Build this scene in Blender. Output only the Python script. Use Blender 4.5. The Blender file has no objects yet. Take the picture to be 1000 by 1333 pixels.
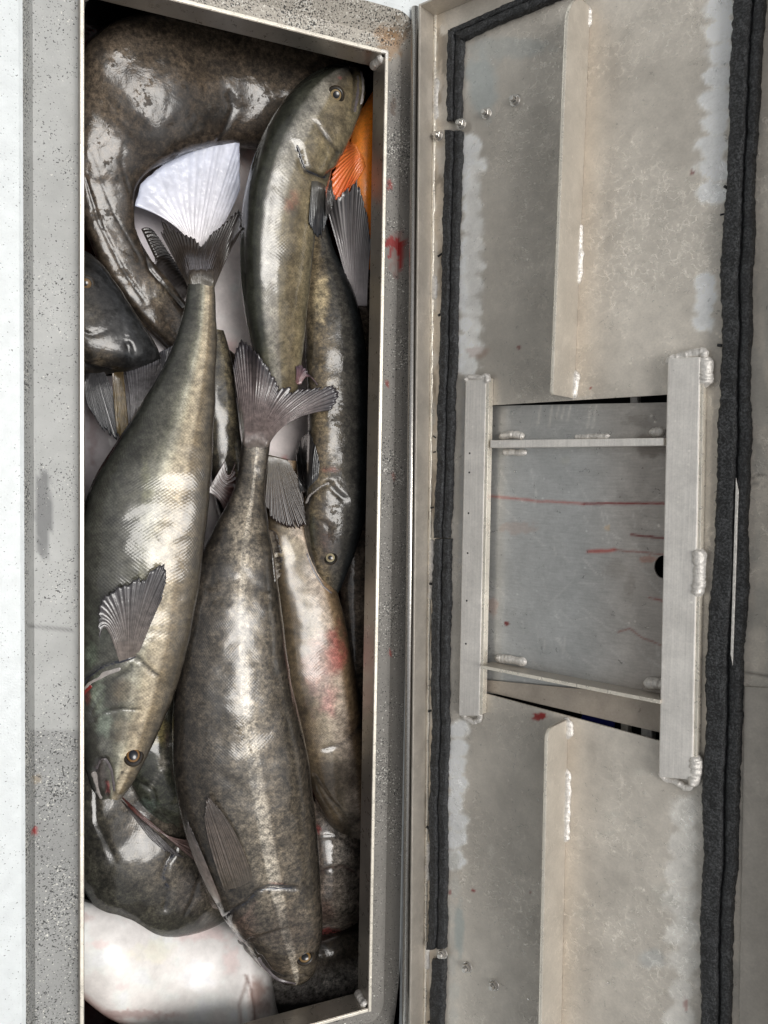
import bpy, math, random
import numpy as np
from mathutils import Matrix, Vector
from mathutils.bvhtree import BVHTree

rng = np.random.default_rng(7)
random.seed(7)
sc = bpy.context.scene
COL = sc.collection

# ------------------------------------------------------------------ camera
F_PX = 1057.29                                   # focal length in pixels of the 1000 x 1333 photo
M = np.array([[0.91062595, -0.00351744, 0.41321665],     # rows: world axes in camera coordinates (right, down, forward)
              [0.01812517, -0.99866142, -0.04844428],
              [0.41283392, 0.05160424, -0.90934325]])
CAM = np.array([0.0, 0.0, 0.95])
cd = bpy.data.cameras.new("camera")
cam = bpy.data.objects.new("camera", cd)
COL.objects.link(cam)
cd.sensor_fit = 'HORIZONTAL'
cd.sensor_width = 36.0
cd.lens = 36.0 * F_PX / 1000.0
cd.clip_start = 0.02
cd.clip_end = 200
cam.matrix_world = Matrix(((M[0, 0], -M[0, 1], -M[0, 2], CAM[0]),
                           (M[1, 0], -M[1, 1], -M[1, 2], CAM[1]),
                           (M[2, 0], -M[2, 1], -M[2, 2], CAM[2]),
                           (0, 0, 0, 1)))
sc.camera = cam

# ------------------------------------------------------------------ daylight
SUN_EL, SUN_AZ = math.radians(86), math.radians(80)      # azimuth measured from +Y towards +X
world = bpy.data.worlds.new("World")
sc.world = world
world.use_nodes = True
wn = world.node_tree
wn.nodes.clear()
sky = wn.nodes.new('ShaderNodeTexSky')
sky.sky_type = 'NISHITA'
sky.sun_disc = False
sky.sun_elevation = SUN_EL
sky.sun_rotation = SUN_AZ
sky.air_density = 1.0
sky.dust_density = 8.0
sky.ozone_density = 0.6
hs = wn.nodes.new('ShaderNodeHueSaturation')
hs.inputs['Saturation'].default_value = 0.12
bg = wn.nodes.new('ShaderNodeBackground')
bg.inputs['Strength'].default_value = 0.10
wo = wn.nodes.new('ShaderNodeOutputWorld')
wn.links.new(sky.outputs[0], hs.inputs['Color'])
wn.links.new(hs.outputs[0], bg.inputs[0])
wn.links.new(bg.outputs[0], wo.inputs[0])
sl = bpy.data.lights.new("sun", 'SUN')
sl.energy = 1.4
sl.angle = math.radians(30)
sl.color = (1.0, 0.965, 0.91)
sun = bpy.data.objects.new("sun", sl)
COL.objects.link(sun)
sdir = Vector((math.sin(SUN_AZ) * math.cos(SUN_EL), math.cos(SUN_AZ) * math.cos(SUN_EL), math.sin(SUN_EL)))
sun.rotation_euler = sdir.to_track_quat('Z', 'Y').to_euler()
sun.location = (0, 0, 3)
sc.view_settings.view_transform = 'Standard'
sc.view_settings.look = 'None'
sc.view_settings.exposure = -0.10
sc.view_settings.gamma = 1.0

# ------------------------------------------------------------------ geometry helpers
def ray(px, py):
    d = np.stack([(np.asarray(px, float) - 500) / F_PX, (np.asarray(py, float) - 666.5) / F_PX, np.ones(np.shape(px))], -1)
    return d @ M.T

def P(px, py, z=0.0):
    """world point at height z on the sight line of photo pixel (px, py)"""
    px, py, z = np.broadcast_arrays(np.asarray(px, float), np.asarray(py, float), np.asarray(z, float))
    d = ray(px, py)
    t = (z - CAM[2]) / d[..., 2]
    return CAM + d * t[..., None]

def proj(v):
    c = (np.asarray(v) - CAM) @ M
    return c[..., 0] / c[..., 2] * F_PX + 500, c[..., 1] / c[..., 2] * F_PX + 666.5

# lid plane
LU = np.array([0.44516, 0.0, 0.89545]); LU /= np.linalg.norm(LU)
LV = np.array([0.0, 1.0, 0.0])
LN = np.cross(LU, LV); LN = -LN if LN[0] > 0 else LN
LTIP = P(534, 666, 0.018)
LO = LTIP - LN * 0.030
def LP(px, py, h=0.0):
    """world point on the lid plane raised by h along its normal"""
    px, py, h = np.broadcast_arrays(np.asarray(px, float), np.asarray(py, float), np.asarray(h, float))
    d = ray(px, py)
    o = LO + h[..., None] * LN
    t = ((o - CAM) @ LN) / (d @ LN)
    return CAM + d * t[..., None]

def s2l(c):
    c = np.asarray(c, float) / 255.0
    return np.where(c <= 0.04045, c / 12.92, ((c + 0.055) / 1.055) ** 2.4)

def h2(ix, iy, seed):
    n = (ix * 374761393 + iy * 668265263 + seed * 1442695041).astype(np.int64) & 0xffffffff
    n = ((n ^ (n >> 13)) * 1274126177) & 0xffffffff
    return ((n ^ (n >> 16)) & 0xffff) / 65535.0

def vn(x, y, scale, seed=0, octv=3):
    """value noise 0..1, x and y divided by scale"""
    x = np.asarray(x, float) / scale; y = np.asarray(y, float) / scale
    out = 0; amp = 1; tot = 0
    for o in range(octv):
        ix = np.floor(x).astype(np.int64); iy = np.floor(y).astype(np.int64)
        fx = x - ix; fy = y - iy
        fx = fx * fx * (3 - 2 * fx); fy = fy * fy * (3 - 2 * fy)
        a = h2(ix, iy, seed + o); b = h2(ix + 1, iy, seed + o); c = h2(ix, iy + 1, seed + o); d = h2(ix + 1, iy + 1, seed + o)
        out = out + amp * ((a * (1 - fx) + b * fx) * (1 - fy) + (c * (1 - fx) + d * fx) * fy)
        tot += amp; amp *= 0.5; x = x * 2.03 + 11.3; y = y * 2.03 + 5.7
    return out / tot

def sstep(a, b, x):
    t = np.clip((x - a) / (b - a), 0, 1)
    return t * t * (3 - 2 * t)

def mesh_obj(name, verts, faces, mat, parent=None, smooth=True, col=None, uv=None, fl=None, loc=None):
    verts = np.asarray(verts, float).reshape(-1, 3)
    faces = np.asarray(faces, np.int32)
    me = bpy.data.meshes.new(name)
    nf, k = faces.shape
    me.vertices.add(len(verts)); me.vertices.foreach_set('co', verts.ravel())
    me.loops.add(nf * k); me.loops.foreach_set('vertex_index', faces.ravel())
    me.polygons.add(nf)
    me.polygons.foreach_set('loop_start', np.arange(nf, dtype=np.int32) * k)
    me.polygons.foreach_set('use_smooth', np.full(nf, smooth))
    if col is not None:
        a = me.color_attributes.new('Col', 'FLOAT_COLOR', 'POINT')
        c4 = np.ones((len(verts), 4), np.float32); c4[:, :3] = np.asarray(col).reshape(-1, 3)
        a.data.foreach_set('color', c4.ravel())
    if fl is not None:
        for kname, arr in fl.items():
            a = me.attributes.new(kname, 'FLOAT', 'POINT')
            a.data.foreach_set('value', np.asarray(arr, np.float32).ravel())
    if uv is not None:
        l = me.uv_layers.new(name='UVMap')
        l.data.foreach_set('uv', np.asarray(uv, np.float32).reshape(-1, 2)[faces.ravel()].ravel())
    me.update(calc_edges=True)
    me.validate()
    me.materials.append(mat)
    o = bpy.data.objects.new(name, me)
    COL.objects.link(o)
    if parent is not None:
        o.parent = parent
        o.matrix_parent_inverse = Matrix.Translation(-parent.location)
    return o

def grid_faces(nu, nv, off=0, closev=False):
    """nu x nv vertex grid, index i*nv + j"""
    i = np.arange(nu - 1)[:, None]; j = np.arange(nv if closev else nv - 1)[None, :]
    j2 = (j + 1) % nv
    f = np.stack([i * nv + j, (i + 1) * nv + j, (i + 1) * nv + j2, i * nv + j2], -1).reshape(-1, 4)
    return f + off

def tag(o, label=None, cat=None, group=None, kind=None):
    if label: o['label'] = label
    if cat: o['category'] = cat
    if group: o['group'] = group
    if kind: o['kind'] = kind
    return o

def empty(name, loc):
    o = bpy.data.objects.new(name, None)
    COL.objects.link(o); o.location = tuple(float(v) for v in loc)
    o.empty_display_size = 0.02
    return o

def box_verts(q, a, b, up):
    """q: 4 corner points of the base, offsets a..b along 'up'"""
    q = np.asarray(q); up = np.asarray(up)
    return np.concatenate([q + up * a, q + up * b])
BOXF = np.array([[0, 3, 2, 1], [4, 5, 6, 7], [0, 1, 5, 4], [1, 2, 6, 5], [2, 3, 7, 6], [3, 0, 4, 7]])

def bevel(o, w, seg=2):
    m = o.modifiers.new('bevel', 'BEVEL'); m.width = w; m.segments = seg; m.limit_method = 'ANGLE'
    for p in o.data.polygons: p.use_smooth = False
    return o

def box(name, q, a, b, up, mat, parent=None, bv=0.0008, col=None):
    o = mesh_obj(name, box_verts(q, a, b, up), BOXF, mat, parent, False)
    # keep face directions outward
    import bmesh
    bm = bmesh.new(); bm.from_mesh(o.data); bmesh.ops.recalc_face_normals(bm, faces=bm.faces); bm.to_mesh(o.data); bm.free()
    if bv: bevel(o, bv)
    return o

# ------------------------------------------------------------------ materials
def newmat(name):
    m = bpy.data.materials.new(name); m.use_nodes = True
    nt = m.node_tree; b = nt.nodes['Principled BSDF']
    return m, nt, b

def N(nt, t, **kw):
    n = nt.nodes.new(t)
    for k, v in kw.items():
        if k in n.inputs: n.inputs[k].default_value = v
        else: setattr(n, k, v)
    return n

def mixc(nt, fac, a, b, mode='MIX'):
    n = nt.nodes.new('ShaderNodeMix'); n.data_type = 'RGBA'; n.blend_type = mode
    for sock, v in ((n.inputs[0], fac), (n.inputs[6], a), (n.inputs[7], b)):
        if hasattr(v, 'links') or isinstance(v, bpy.types.NodeSocket): nt.links.new(v, sock)
        elif isinstance(v, (int, float)): sock.default_value = v
        else: sock.default_value = tuple(v) + (1,) * (4 - len(v))
    return n.outputs[2]

def mrange(nt, val, a, b, c=0.0, d=1.0, smooth=False):
    n = nt.nodes.new('ShaderNodeMapRange'); n.clamp = True
    if smooth: n.interpolation_type = 'SMOOTHSTEP'
    nt.links.new(val, n.inputs[0])
    n.inputs[1].default_value = a; n.inputs[2].default_value = b; n.inputs[3].default_value = c; n.inputs[4].default_value = d
    return n.outputs[0]

def math_(nt, op, a, b=None):
    n = nt.nodes.new('ShaderNodeMath'); n.operation = op
    for s, v in ((n.inputs[0], a), (n.inputs[1], b)):
        if v is None: continue
        if isinstance(v, bpy.types.NodeSocket): nt.links.new(v, s)
        else: s.default_value = v
    return n.outputs[0]

def mapping(nt, scale=(1, 1, 1), rot=(0, 0, 0), uv=False):
    tc = nt.nodes.new('ShaderNodeTexCoord'); mp = nt.nodes.new('ShaderNodeMapping')
    nt.links.new(tc.outputs['UV' if uv else 'Object'], mp.inputs[0])
    mp.inputs['Scale'].default_value = scale; mp.inputs['Rotation'].default_value = rot
    return mp.outputs[0]

def noise(nt, vec, scale, detail=4, rough=0.55, dist=0.0):
    n = nt.nodes.new('ShaderNodeTexNoise'); nt.links.new(vec, n.inputs['Vector'])
    n.inputs['Scale'].default_value = scale; n.inputs['Detail'].default_value = detail
    n.inputs['Roughness'].default_value = rough; n.inputs['Distortion'].default_value = dist
    return n.outputs[0]

def voro(nt, vec, scale, feat='F1'):
    n = nt.nodes.new('ShaderNodeTexVoronoi'); n.feature = feat
    nt.links.new(vec, n.inputs['Vector']); n.inputs['Scale'].default_value = scale
    return n

def bump(nt, height, dist, strength=1.0, normal=None):
    n = nt.nodes.new('ShaderNodeBump'); nt.links.new(height, n.inputs['Height'])
    n.inputs['Distance'].default_value = dist; n.inputs['Strength'].default_value = strength
    if normal is not None: nt.links.new(normal, n.inputs['Normal'])
    return n.outputs[0]

def colattr(nt):
    n = nt.nodes.new('ShaderNodeVertexColor'); n.layer_name = 'Col'
    return n.outputs[0]

def fattr(nt, name):
    n = nt.nodes.new('ShaderNodeAttribute'); n.attribute_name = name
    return n.outputs['Fac']

def fish_skin(name, mott=0.5, mscale=140, scales=1.0, rough=0.38, coat=1.0, coatrough=0.06, ripple=0.5, tint=None, aniso=(1, 1, 1), big=0.0, coatior=1.6, film=.5, filmsoft=.03):
    """wet fish skin: painted ground colour, mottling, small scales, a clear wet film"""
    m, nt, b = newmat(name)
    c = colattr(nt)
    ob = mapping(nt, aniso)
    n1 = noise(nt, ob, mscale, 5, 0.65)
    n2 = noise(nt, ob, mscale * 3.1, 3, 0.6)
    f1 = mrange(nt, n1, 0.36, 0.66, 1 - mott, 1 + mott * 0.9)
    f2 = mrange(nt, n2, 0.35, 0.65, 1 - mott * 0.55, 1 + mott * 0.55)
    ff = math_(nt, 'MULTIPLY', f1, f2)
    if big: ff = math_(nt, 'MULTIPLY', ff, mrange(nt, noise(nt, ob, 38, 5, 0.7, 0.5), 0.38, 0.62, 1 - big, 1 + big))
    cc = nt.nodes.new('ShaderNodeCombineColor')
    for i in range(3): nt.links.new(ff, cc.inputs[i])
    c2 = mixc(nt, 1.0, c, cc.outputs[0], 'MULTIPLY')
    # scales: two crossing sets of rows
    uv = nt.nodes.new('ShaderNodeTexCoord'); sp = nt.nodes.new('ShaderNodeSeparateXYZ')
    nt.links.new(uv.outputs['UV'], sp.inputs[0])
    k = 2 * math.pi / 0.0043
    wob = math_(nt, 'MULTIPLY', noise(nt, ob, 22, 2), 1.2)
    a = math_(nt, 'SINE', math_(nt, 'ADD', math_(nt, 'MULTIPLY', math_(nt, 'ADD', sp.outputs[0], sp.outputs[1]), k), wob))
    d = math_(nt, 'SINE', math_(nt, 'ADD', math_(nt, 'MULTIPLY', math_(nt, 'SUBTRACT', sp.outputs[0], sp.outputs[1]), k), wob))
    sc_ = math_(nt, 'MULTIPLY', math_(nt, 'ADD', a, d), 0.5)
    scm = math_(nt, 'MULTIPLY', math_(nt, 'MULTIPLY', sc_, mrange(nt, noise(nt, ob, 26, 3), .35, .6, .35, 1.15)), fattr(nt, 'scaly'))
    fs = mrange(nt, scm, -0.9, 0.9, 1 - 0.12 * scales, 1 + 0.12 * scales)
    cs = nt.nodes.new('ShaderNodeCombineColor')
    for i in range(3): nt.links.new(fs, cs.inputs[i])
    c3 = mixc(nt, 1.0, c2, cs.outputs[0], 'MULTIPLY')
    nt.links.new(c3, b.inputs['Base Color'])
    nb = bump(nt, scm, 0.00008 * scales, 1.0)
    nb2 = bump(nt, n2, 0.0004, 0.5, nb)
    nt.links.new(nb2, b.inputs['Normal'])
    # wet film: broad ripples, where mucus is thin the scales print through
    r1 = noise(nt, mapping(nt, (1, 1, 1)), 55, 3, 0.5, 0.6)
    cn = bump(nt, r1, 0.0016 * ripple, 1.0)
    cn2 = bump(nt, scm, 0.000035 * scales, 1.0, cn)
    cn3 = bump(nt, n2, 0.00045 * ripple, 0.6, cn2)
    nt.links.new(cn3, b.inputs['Coat Normal'])
    b.inputs['Roughness'].default_value = rough
    b.inputs['IOR'].default_value = 1.5
    b.inputs['Specular IOR Level'].default_value = 0.3
    fm = math_(nt, 'ADD', noise(nt, ob, 30, 8, 0.68, 0.3), math_(nt, 'MULTIPLY', noise(nt, ob, 260, 2, 0.5), 0.16))
    fw = mrange(nt, fm, film, film + filmsoft, 0.10 * coat, coat)
    nt.links.new(fw, b.inputs['Coat Weight'])
    b.inputs['Coat Roughness'].default_value = coatrough
    b.inputs['Coat IOR'].default_value = coatior
    return m

def fin_skin(name, lo=0.62, hi=1.4):
    m, nt, b = newmat(name)
    c = colattr(nt)
    ob = mapping(nt)
    n1 = noise(nt, ob, 160, 4, 0.6)
    f = mrange(nt, n1, 0.3, 0.7, lo, hi)
    cc = nt.nodes.new('ShaderNodeCombineColor')
    for i in range(3): nt.links.new(f, cc.inputs[i])
    nt.links.new(mixc(nt, 1.0, c, cc.outputs[0], 'MULTIPLY'), b.inputs['Base Color'])
    b.inputs['Roughness'].default_value = 0.35
    b.inputs['Coat Weight'].default_value = 1.0
    b.inputs['Coat Roughness'].default_value = 0.08
    b.inputs['Coat IOR'].default_value = 1.5
    nt.links.new(bump(nt, noise(nt, ob, 90, 3), 0.002, 0.5), b.inputs['Coat Normal'])
    return m

def metal(name, tint=(1, 1, 1), rough=0.38, metallic=0.7, vein=0.5, brushed=None, spots=0.3, usecol=True, base=(180, 172, 160)):
    m, nt, b = newmat(name)
    ob = mapping(nt)
    c = colattr(nt) if usecol else None
    if c is None:
        rgb = nt.nodes.new('ShaderNodeRGB'); rgb.outputs[0].default_value = tuple(s2l(base)) + (1,); c = rgb.outputs[0]
    big = noise(nt, ob, 14, 5, 0.6, 0.8)
    mid = noise(nt, ob, 75, 6, 0.65, 0.5)
    fine = noise(nt, ob, 420, 3, 0.6)
    f = math_(nt, 'MULTIPLY', mrange(nt, big, 0.3, 0.7, 0.88, 1.1), mrange(nt, mid, 0.3, 0.7, 0.92, 1.07))
    f = math_(nt, 'MULTIPLY', f, mrange(nt, fine, 0.25, 0.75, 0.93, 1.07))
    # dried drip outlines
    vv = mapping(nt, (1, 1, 1))
    wv = nt.nodes.new('ShaderNodeVectorMath'); wv.operation = 'MULTIPLY_ADD'
    nn = nt.nodes.new('ShaderNodeTexNoise'); nt.links.new(vv, nn.inputs['Vector']); nn.inputs['Scale'].default_value = 70; nn.inputs['Detail'].default_value = 4
    nt.links.new(nn.outputs['Color'], wv.inputs[0]); wv.inputs[1].default_value = (.022, .022, .022); nt.links.new(vv, wv.inputs[2])
    ve = voro(nt, wv.outputs[0], 120, 'DISTANCE_TO_EDGE')
    ridge = mrange(nt, ve.outputs['Distance'], 0.02, 0.13, 1.0, 0.0, True)
    ridge = math_(nt, 'MULTIPLY', ridge, mrange(nt, noise(nt, vv, 120, 3, 0.6), 0.42, 0.62))
    gate = mrange(nt, noise(nt, vv, 9, 3, 0.5), 0.42, 0.60)
    rm = math_(nt, 'MULTIPLY', math_(nt, 'MULTIPLY', ridge, gate), vein)
    f = math_(nt, 'ADD', f, math_(nt, 'MULTIPLY', rm, 0.30))
    # pits and splashes
    v = voro(nt, ob, 90)
    spm = math_(nt, 'MULTIPLY', mrange(nt, v.outputs['Distance'], 0.08, 0.16, 1.0, 0.0), mrange(nt, noise(nt, ob, 25, 2), 0.52, 0.6))
    f = math_(nt, 'ADD', f, math_(nt, 'MULTIPLY', spm, spots * 0.6))
    v2 = voro(nt, ob, 130)
    sp2 = math_(nt, 'MULTIPLY', mrange(nt, v2.outputs['Distance'], 0.05, 0.12, 1.0, 0.0), mrange(nt, noise(nt, ob, 31, 2), 0.5, 0.66))
    f = math_(nt, 'SUBTRACT', f, math_(nt, 'MULTIPLY', sp2, spots * 0.7))
    if brushed:
        br = noise(nt, mapping(nt, brushed), 1.0, 4, 0.7)
        f = math_(nt, 'MULTIPLY', f, mrange(nt, br, 0.3, 0.7, 0.90, 1.09))
    cc = nt.nodes.new('ShaderNodeCombineColor')
    for i in range(3): nt.links.new(f, cc.inputs[i])
    nt.links.new(mixc(nt, 1.0, c, cc.outputs[0], 'MULTIPLY'), b.inputs['Base Color'])
    b.inputs['Metallic'].default_value = metallic
    nt.links.new(mrange(nt, math_(nt, 'ADD', mid, math_(nt, 'MULTIPLY', rm, -0.3)), 0.2, 0.8, max(rough - 0.12, 0.05), rough + 0.12), b.inputs['Roughness'])
    hh = math_(nt, 'ADD', math_(nt, 'MULTIPLY', mid, 0.5), math_(nt, 'ADD', math_(nt, 'MULTIPLY', rm, 0.5), math_(nt, 'MULTIPLY', math_(nt, 'SUBTRACT', spm, sp2), spots)))
    nt.links.new(bump(nt, hh, 0.0006, 0.8, bump(nt, noise(nt, ob, 10, 2), 0.004, 0.5)), b.inputs['Normal'])
    return m

def gelcoat(name, base, speck_dark, dens, size=520, rough=0.55, white=False):
    """painted non-skid: pale ground with dark and light grit"""
    m, nt, b = newmat(name)
    ob = mapping(nt)
    c = colattr(nt)
    low = noise(nt, ob, 16, 4, 0.6)
    dn = math_(nt, 'MULTIPLY', mrange(nt, low, 0.3, 0.7, 0.6, 1.3), fattr(nt, 'grit'))
    n1 = noise(nt, ob, size, 1, 0.5)
    n2 = noise(nt, mapping(nt, (1, 1, 1), (0.3, 0.8, 0.1)), size * 0.85, 1, 0.5)
    thr = math_(nt, 'SUBTRACT', 0.80, math_(nt, 'MULTIPLY', dn, 0.22))
    dark = mrange(nt, math_(nt, 'SUBTRACT', n1, thr), 0.0, 0.05)
    lite = mrange(nt, math_(nt, 'SUBTRACT', n2, math_(nt, 'ADD', thr, 0.055)), 0.0, 0.05)
    k = mixc(nt, math_(nt, 'MULTIPLY', dark, 0.92), c, s2l(speck_dark))
    k = mixc(nt, math_(nt, 'MULTIPLY', lite, 0.7), k, s2l((226, 224, 216)))
    g = mrange(nt, noise(nt, ob, 60, 4), 0.3, 0.7, 0.94, 1.06)
    cc = nt.nodes.new('ShaderNodeCombineColor')
    for i in range(3): nt.links.new(g, cc.inputs[i])
    nt.links.new(mixc(nt, 1.0, k, cc.outputs[0], 'MULTIPLY'), b.inputs['Base Color'])
    b.inputs['Roughness'].default_value = rough
    nt.links.new(bump(nt, n1, 0.0004, 0.8), b.inputs['Normal'])
    return m

def simple(name, rgb, rough=0.5, metallic=0.0, nscale=200, var=0.15, bmp=0.0003, coat=0.0):
    m, nt, b = newmat(name)
    ob = mapping(nt)
    n1 = noise(nt, ob, nscale, 4, 0.6)
    f = mrange(nt, n1, 0.3, 0.7, 1 - var, 1 + var)
    cc = nt.nodes.new('ShaderNodeCombineColor')
    for i in range(3): nt.links.new(f, cc.inputs[i])
    nt.links.new(mixc(nt, 1.0, s2l(rgb), cc.outputs[0], 'MULTIPLY'), b.inputs['Base Color'])
    b.inputs['Roughness'].default_value = rough; b.inputs['Metallic'].default_value = metallic
    b.inputs['Coat Weight'].default_value = coat
    nt.links.new(bump(nt, n1, bmp, 1.0), b.inputs['Normal'])
    return m

def rubber_mat():
    m, nt, b = newmat('black_foam_rubber')
    ob = mapping(nt)
    n1 = noise(nt, ob, 480, 3, 0.7); n2 = noise(nt, ob, 90, 4, 0.6)
    c = mixc(nt, mrange(nt, math_(nt, 'ADD', n1, math_(nt, 'MULTIPLY', n2, .35)), 0.62, 0.88), s2l((15, 16, 18)), s2l((78, 80, 82)))
    nt.links.new(c, b.inputs['Base Color'])
    b.inputs['Roughness'].default_value = 0.5
    h = math_(nt, 'ADD', n1, n2)
    nt.links.new(bump(nt, h, 0.0016, 1.0), b.inputs['Normal'])
    return m

M_LID = metal('stained_aluminium', rough=0.34, metallic=0.3, vein=1.0, spots=0.35)
M_PLATE = metal('scratched_aluminium', rough=0.34, metallic=0.5, vein=0.35, spots=0.4, brushed=(25, 500, 60))
M_BAR = metal('brushed_aluminium', rough=0.42, metallic=0.3, vein=0.1, spots=0.35, brushed=(600, 8, 600), usecol=False, base=(228, 224, 218))
M_ANGLE = metal('dull_aluminium', rough=0.42, metallic=0.55, vein=0.5, spots=0.25, usecol=False, base=(192, 185, 175))
M_EDGE = metal('bright_cut_aluminium', rough=0.3, metallic=0.5, vein=0.1, spots=0.5, usecol=False, base=(235, 228, 214))
M_RIM = metal('satin_aluminium', rough=0.32, metallic=0.6, vein=0.2, spots=0.3, usecol=False, base=(162, 155, 145))
M_WELD = simple('weld_metal', (222, 218, 212), 0.42, 0.35, 300, 0.22, 0.0012)
M_STEEL = simple('stainless_steel', (214, 210, 204), 0.26, 0.95, 300, 0.12, 0.0002)
M_RUB = rubber_mat()
M_DECK = gelcoat('white_deck_paint', None, (90, 92, 92), 0.1, rough=0.4)
M_GUT = gelcoat('grey_nonskid_paint', None, (38, 38, 38), 0.6)
M_DARK = simple('dark_hold_liner', (30, 28, 26), 0.35, 0.0, 40, 0.3, 0.0006, 0.6)
M_FIN = fin_skin('wet_fin_membrane')
M_FINP = fin_skin('pale_fin_membrane', .93, 1.05)

# ------------------------------------------------------------------ deck, gutter, hold (setting)
XL0, XL1 = 0.0640, 0.4268                         # rim outer faces
YB, YT = -0.7120, 0.5265
GZ = -0.022
XG0, XG1 = 0.0085, 0.4665                         # gutter outer walls at deck level
YG0, YG1 = -0.7655, 0.5800

def rrect(x0, x1, y0, y1, r, n=8):
    pts = []
    for cx, cy, a0 in ((x1 - r, y1 - r, 0), (x0 + r, y1 - r, 90), (x0 + r, y0 + r, 180), (x1 - r, y0 + r, 270)):
        for k in range(n + 1):
            a = math.radians(a0 + 90 * k / n)
            pts.append((cx + r * math.cos(a), cy + r * math.sin(a)))
    return np.array(pts)

def resample_loop(p, n):
    q = np.vstack([p, p[:1]]); d = np.r_[0, np.cumsum(np.linalg.norm(np.diff(q, axis=0), axis=1))]
    t = np.linspace(0, d[-1], n, endpoint=False)
    return np.stack([np.interp(t, d, q[:, 0]), np.interp(t, d, q[:, 1])], -1)

def seg_mask(px, py, pts, w):
    best = np.full(len(px), 1e9)
    for (x0, y0), (x1, y1) in zip(pts[:-1], pts[1:]):
        dx, dy = x1 - x0, y1 - y0; L = dx * dx + dy * dy + 1e-9
        t = np.clip(((px - x0) * dx + (py - y0) * dy) / L, 0, 1)
        best = np.minimum(best, np.hypot(px - x0 - t * dx, py - y0 - t * dy))
    return best

BLOOD = np.array(s2l((150, 22, 18)))
def splat(px, py, cx, cy, rx, ry, seed):
    n = vn(px, py, max(rx, ry) * 0.35 + 1.5, seed, 3)
    d = np.hypot((px - cx) / rx, (py - cy) / ry)
    return sstep(0.0, 0.25, 1.0 - d - (n - 0.45) * 1.6)

def deck_colour(px, py, base):
    c = np.tile(s2l(base), (len(px), 1))
    for (cx, cy, rx, ry, k) in ((2, 75, 4, 10, .8), (3, 82, 6, 5, .7), (13, 456, 7, 4, .8), (16, 568, 4, 4, .6), (5, 160, 5, 12, .35), (3, 200, 12, 40, .12)):
        w = (splat(px, py, cx, cy, rx, ry, 3) * k)[:, None]
        c = c * (1 - w) + s2l((196, 40, 34)) * w
    return c

def gutter_colour(px, py):
    n = vn(px, py, 60, 5, 4)
    left = px < 250
    c = np.where(left[:, None], s2l((172, 173, 171)), s2l((124, 121, 116)))
    c = c * (0.88 + 0.24 * n)[:, None]
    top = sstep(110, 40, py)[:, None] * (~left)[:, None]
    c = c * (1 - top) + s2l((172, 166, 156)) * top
    w = sstep(0.0, 0.25, 1.0 - np.hypot((px - 56) / 13, (py - 665) / 66) - (vn(px, py, 12, 9, 2) - .5) * .5)[:, None]  # wet patch
    c = c * (1 - w) + s2l((118, 119, 119)) * w
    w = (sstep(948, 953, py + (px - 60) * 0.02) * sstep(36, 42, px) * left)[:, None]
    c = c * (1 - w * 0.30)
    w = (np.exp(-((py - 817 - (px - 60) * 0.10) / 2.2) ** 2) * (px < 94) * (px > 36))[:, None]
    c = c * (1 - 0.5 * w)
    for (cx, cy, rx, ry, k, col) in ((508, 240, 4, 8, .7, (140, 30, 20)), (504, 500, 3, 8, .8, (120, 30, 20)),
                                     (517, 330, 14, 30, .3, (120, 40, 30)), (508, 850, 3, 5, .8, (150, 30, 20)), (45, 1080, 5, 9, .9, (150, 20, 18)),
                                     (508, 60, 20, 22, .55, (150, 112, 66)), (520, 35, 20, 16, .6, (92, 74, 50)), (498, 44, 22, 16, .5, (160, 120, 74)),
                                     (512, 140, 4, 14, .6, (70, 50, 36)), (47, 1015, 6, 8, .5, (150, 130, 96)), (512, 620, 3, 7, .5, (130, 50, 30))):
        w = (splat(px, py, cx, cy, rx, ry, int(cx)) * k)[:, None]
        c = c * (1 - w) + s2l(col) * w
    d1 = np.minimum(seg_mask(px, py, [(508, 316), (518, 318)], 1) / 7.5, seg_mask(px, py, [(519, 326), (521, 338), (524, 351)], 1) / 2.6)
    d1 = np.minimum(d1, seg_mask(px, py, [(509, 324), (508, 334)], 1) / 2.4)
    w = (sstep(1.15, .85, d1 + (vn(px, py, 4, 77, 3) - .5) * 1.5) * .95)[:, None]
    c = c * (1 - w) + s2l((128, 14, 14)) * w
    return c

def ring_sheet(name, loops, mat, colfn, gritfn, zs, sub=900):
    """closed loops (xy) joined to one sheet, each loop at its own height"""
    V = []
    for lp, z in zip(loops, zs):
        V.append(np.column_stack([lp, np.full(len(lp), z)]))
    V = np.array(V)
    nl, n = V.shape[:2]
    f = grid_faces(nl, n, 0, True)
    fl = V.reshape(-1, 3)
    px, py = proj(fl)
    o = mesh_obj(name, fl, f[:, ::-1], mat, None, False, colfn(px, py), None, {'grit': gritfn(px, py)})
    return o

def lerp_loops(a, b, n): return [a * (1 - t) + b * t for t in np.linspace(0, 1, n)]

NL = 1500
rim_out = resample_loop(rrect(XL0 + .001, XL1 - .001, YB + .001, YT - .001, 0.004), NL)
g_in = resample_loop(rrect(XG0 + .010, XG1 - .012, YG0 + .020, YG1 - .024, 0.026), NL)
g_out = resample_loop(rrect(XG0, XG1, YG0, YG1, 0.030), NL)
def match(a, b):
    """reorder b so that each point is the one nearest in angle to a's"""
    ca = np.array([(XL0 + XL1) / 2, (YB + YT) / 2])
    out = []
    for p in a:
        d = p - ca
        k = np.argmin(np.hypot(*(b - (p + d * 0)).T))
        out.append(b[k])
    return np.array(out)
g_in_m = match(rim_out, g_in) if False else g_in
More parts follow.
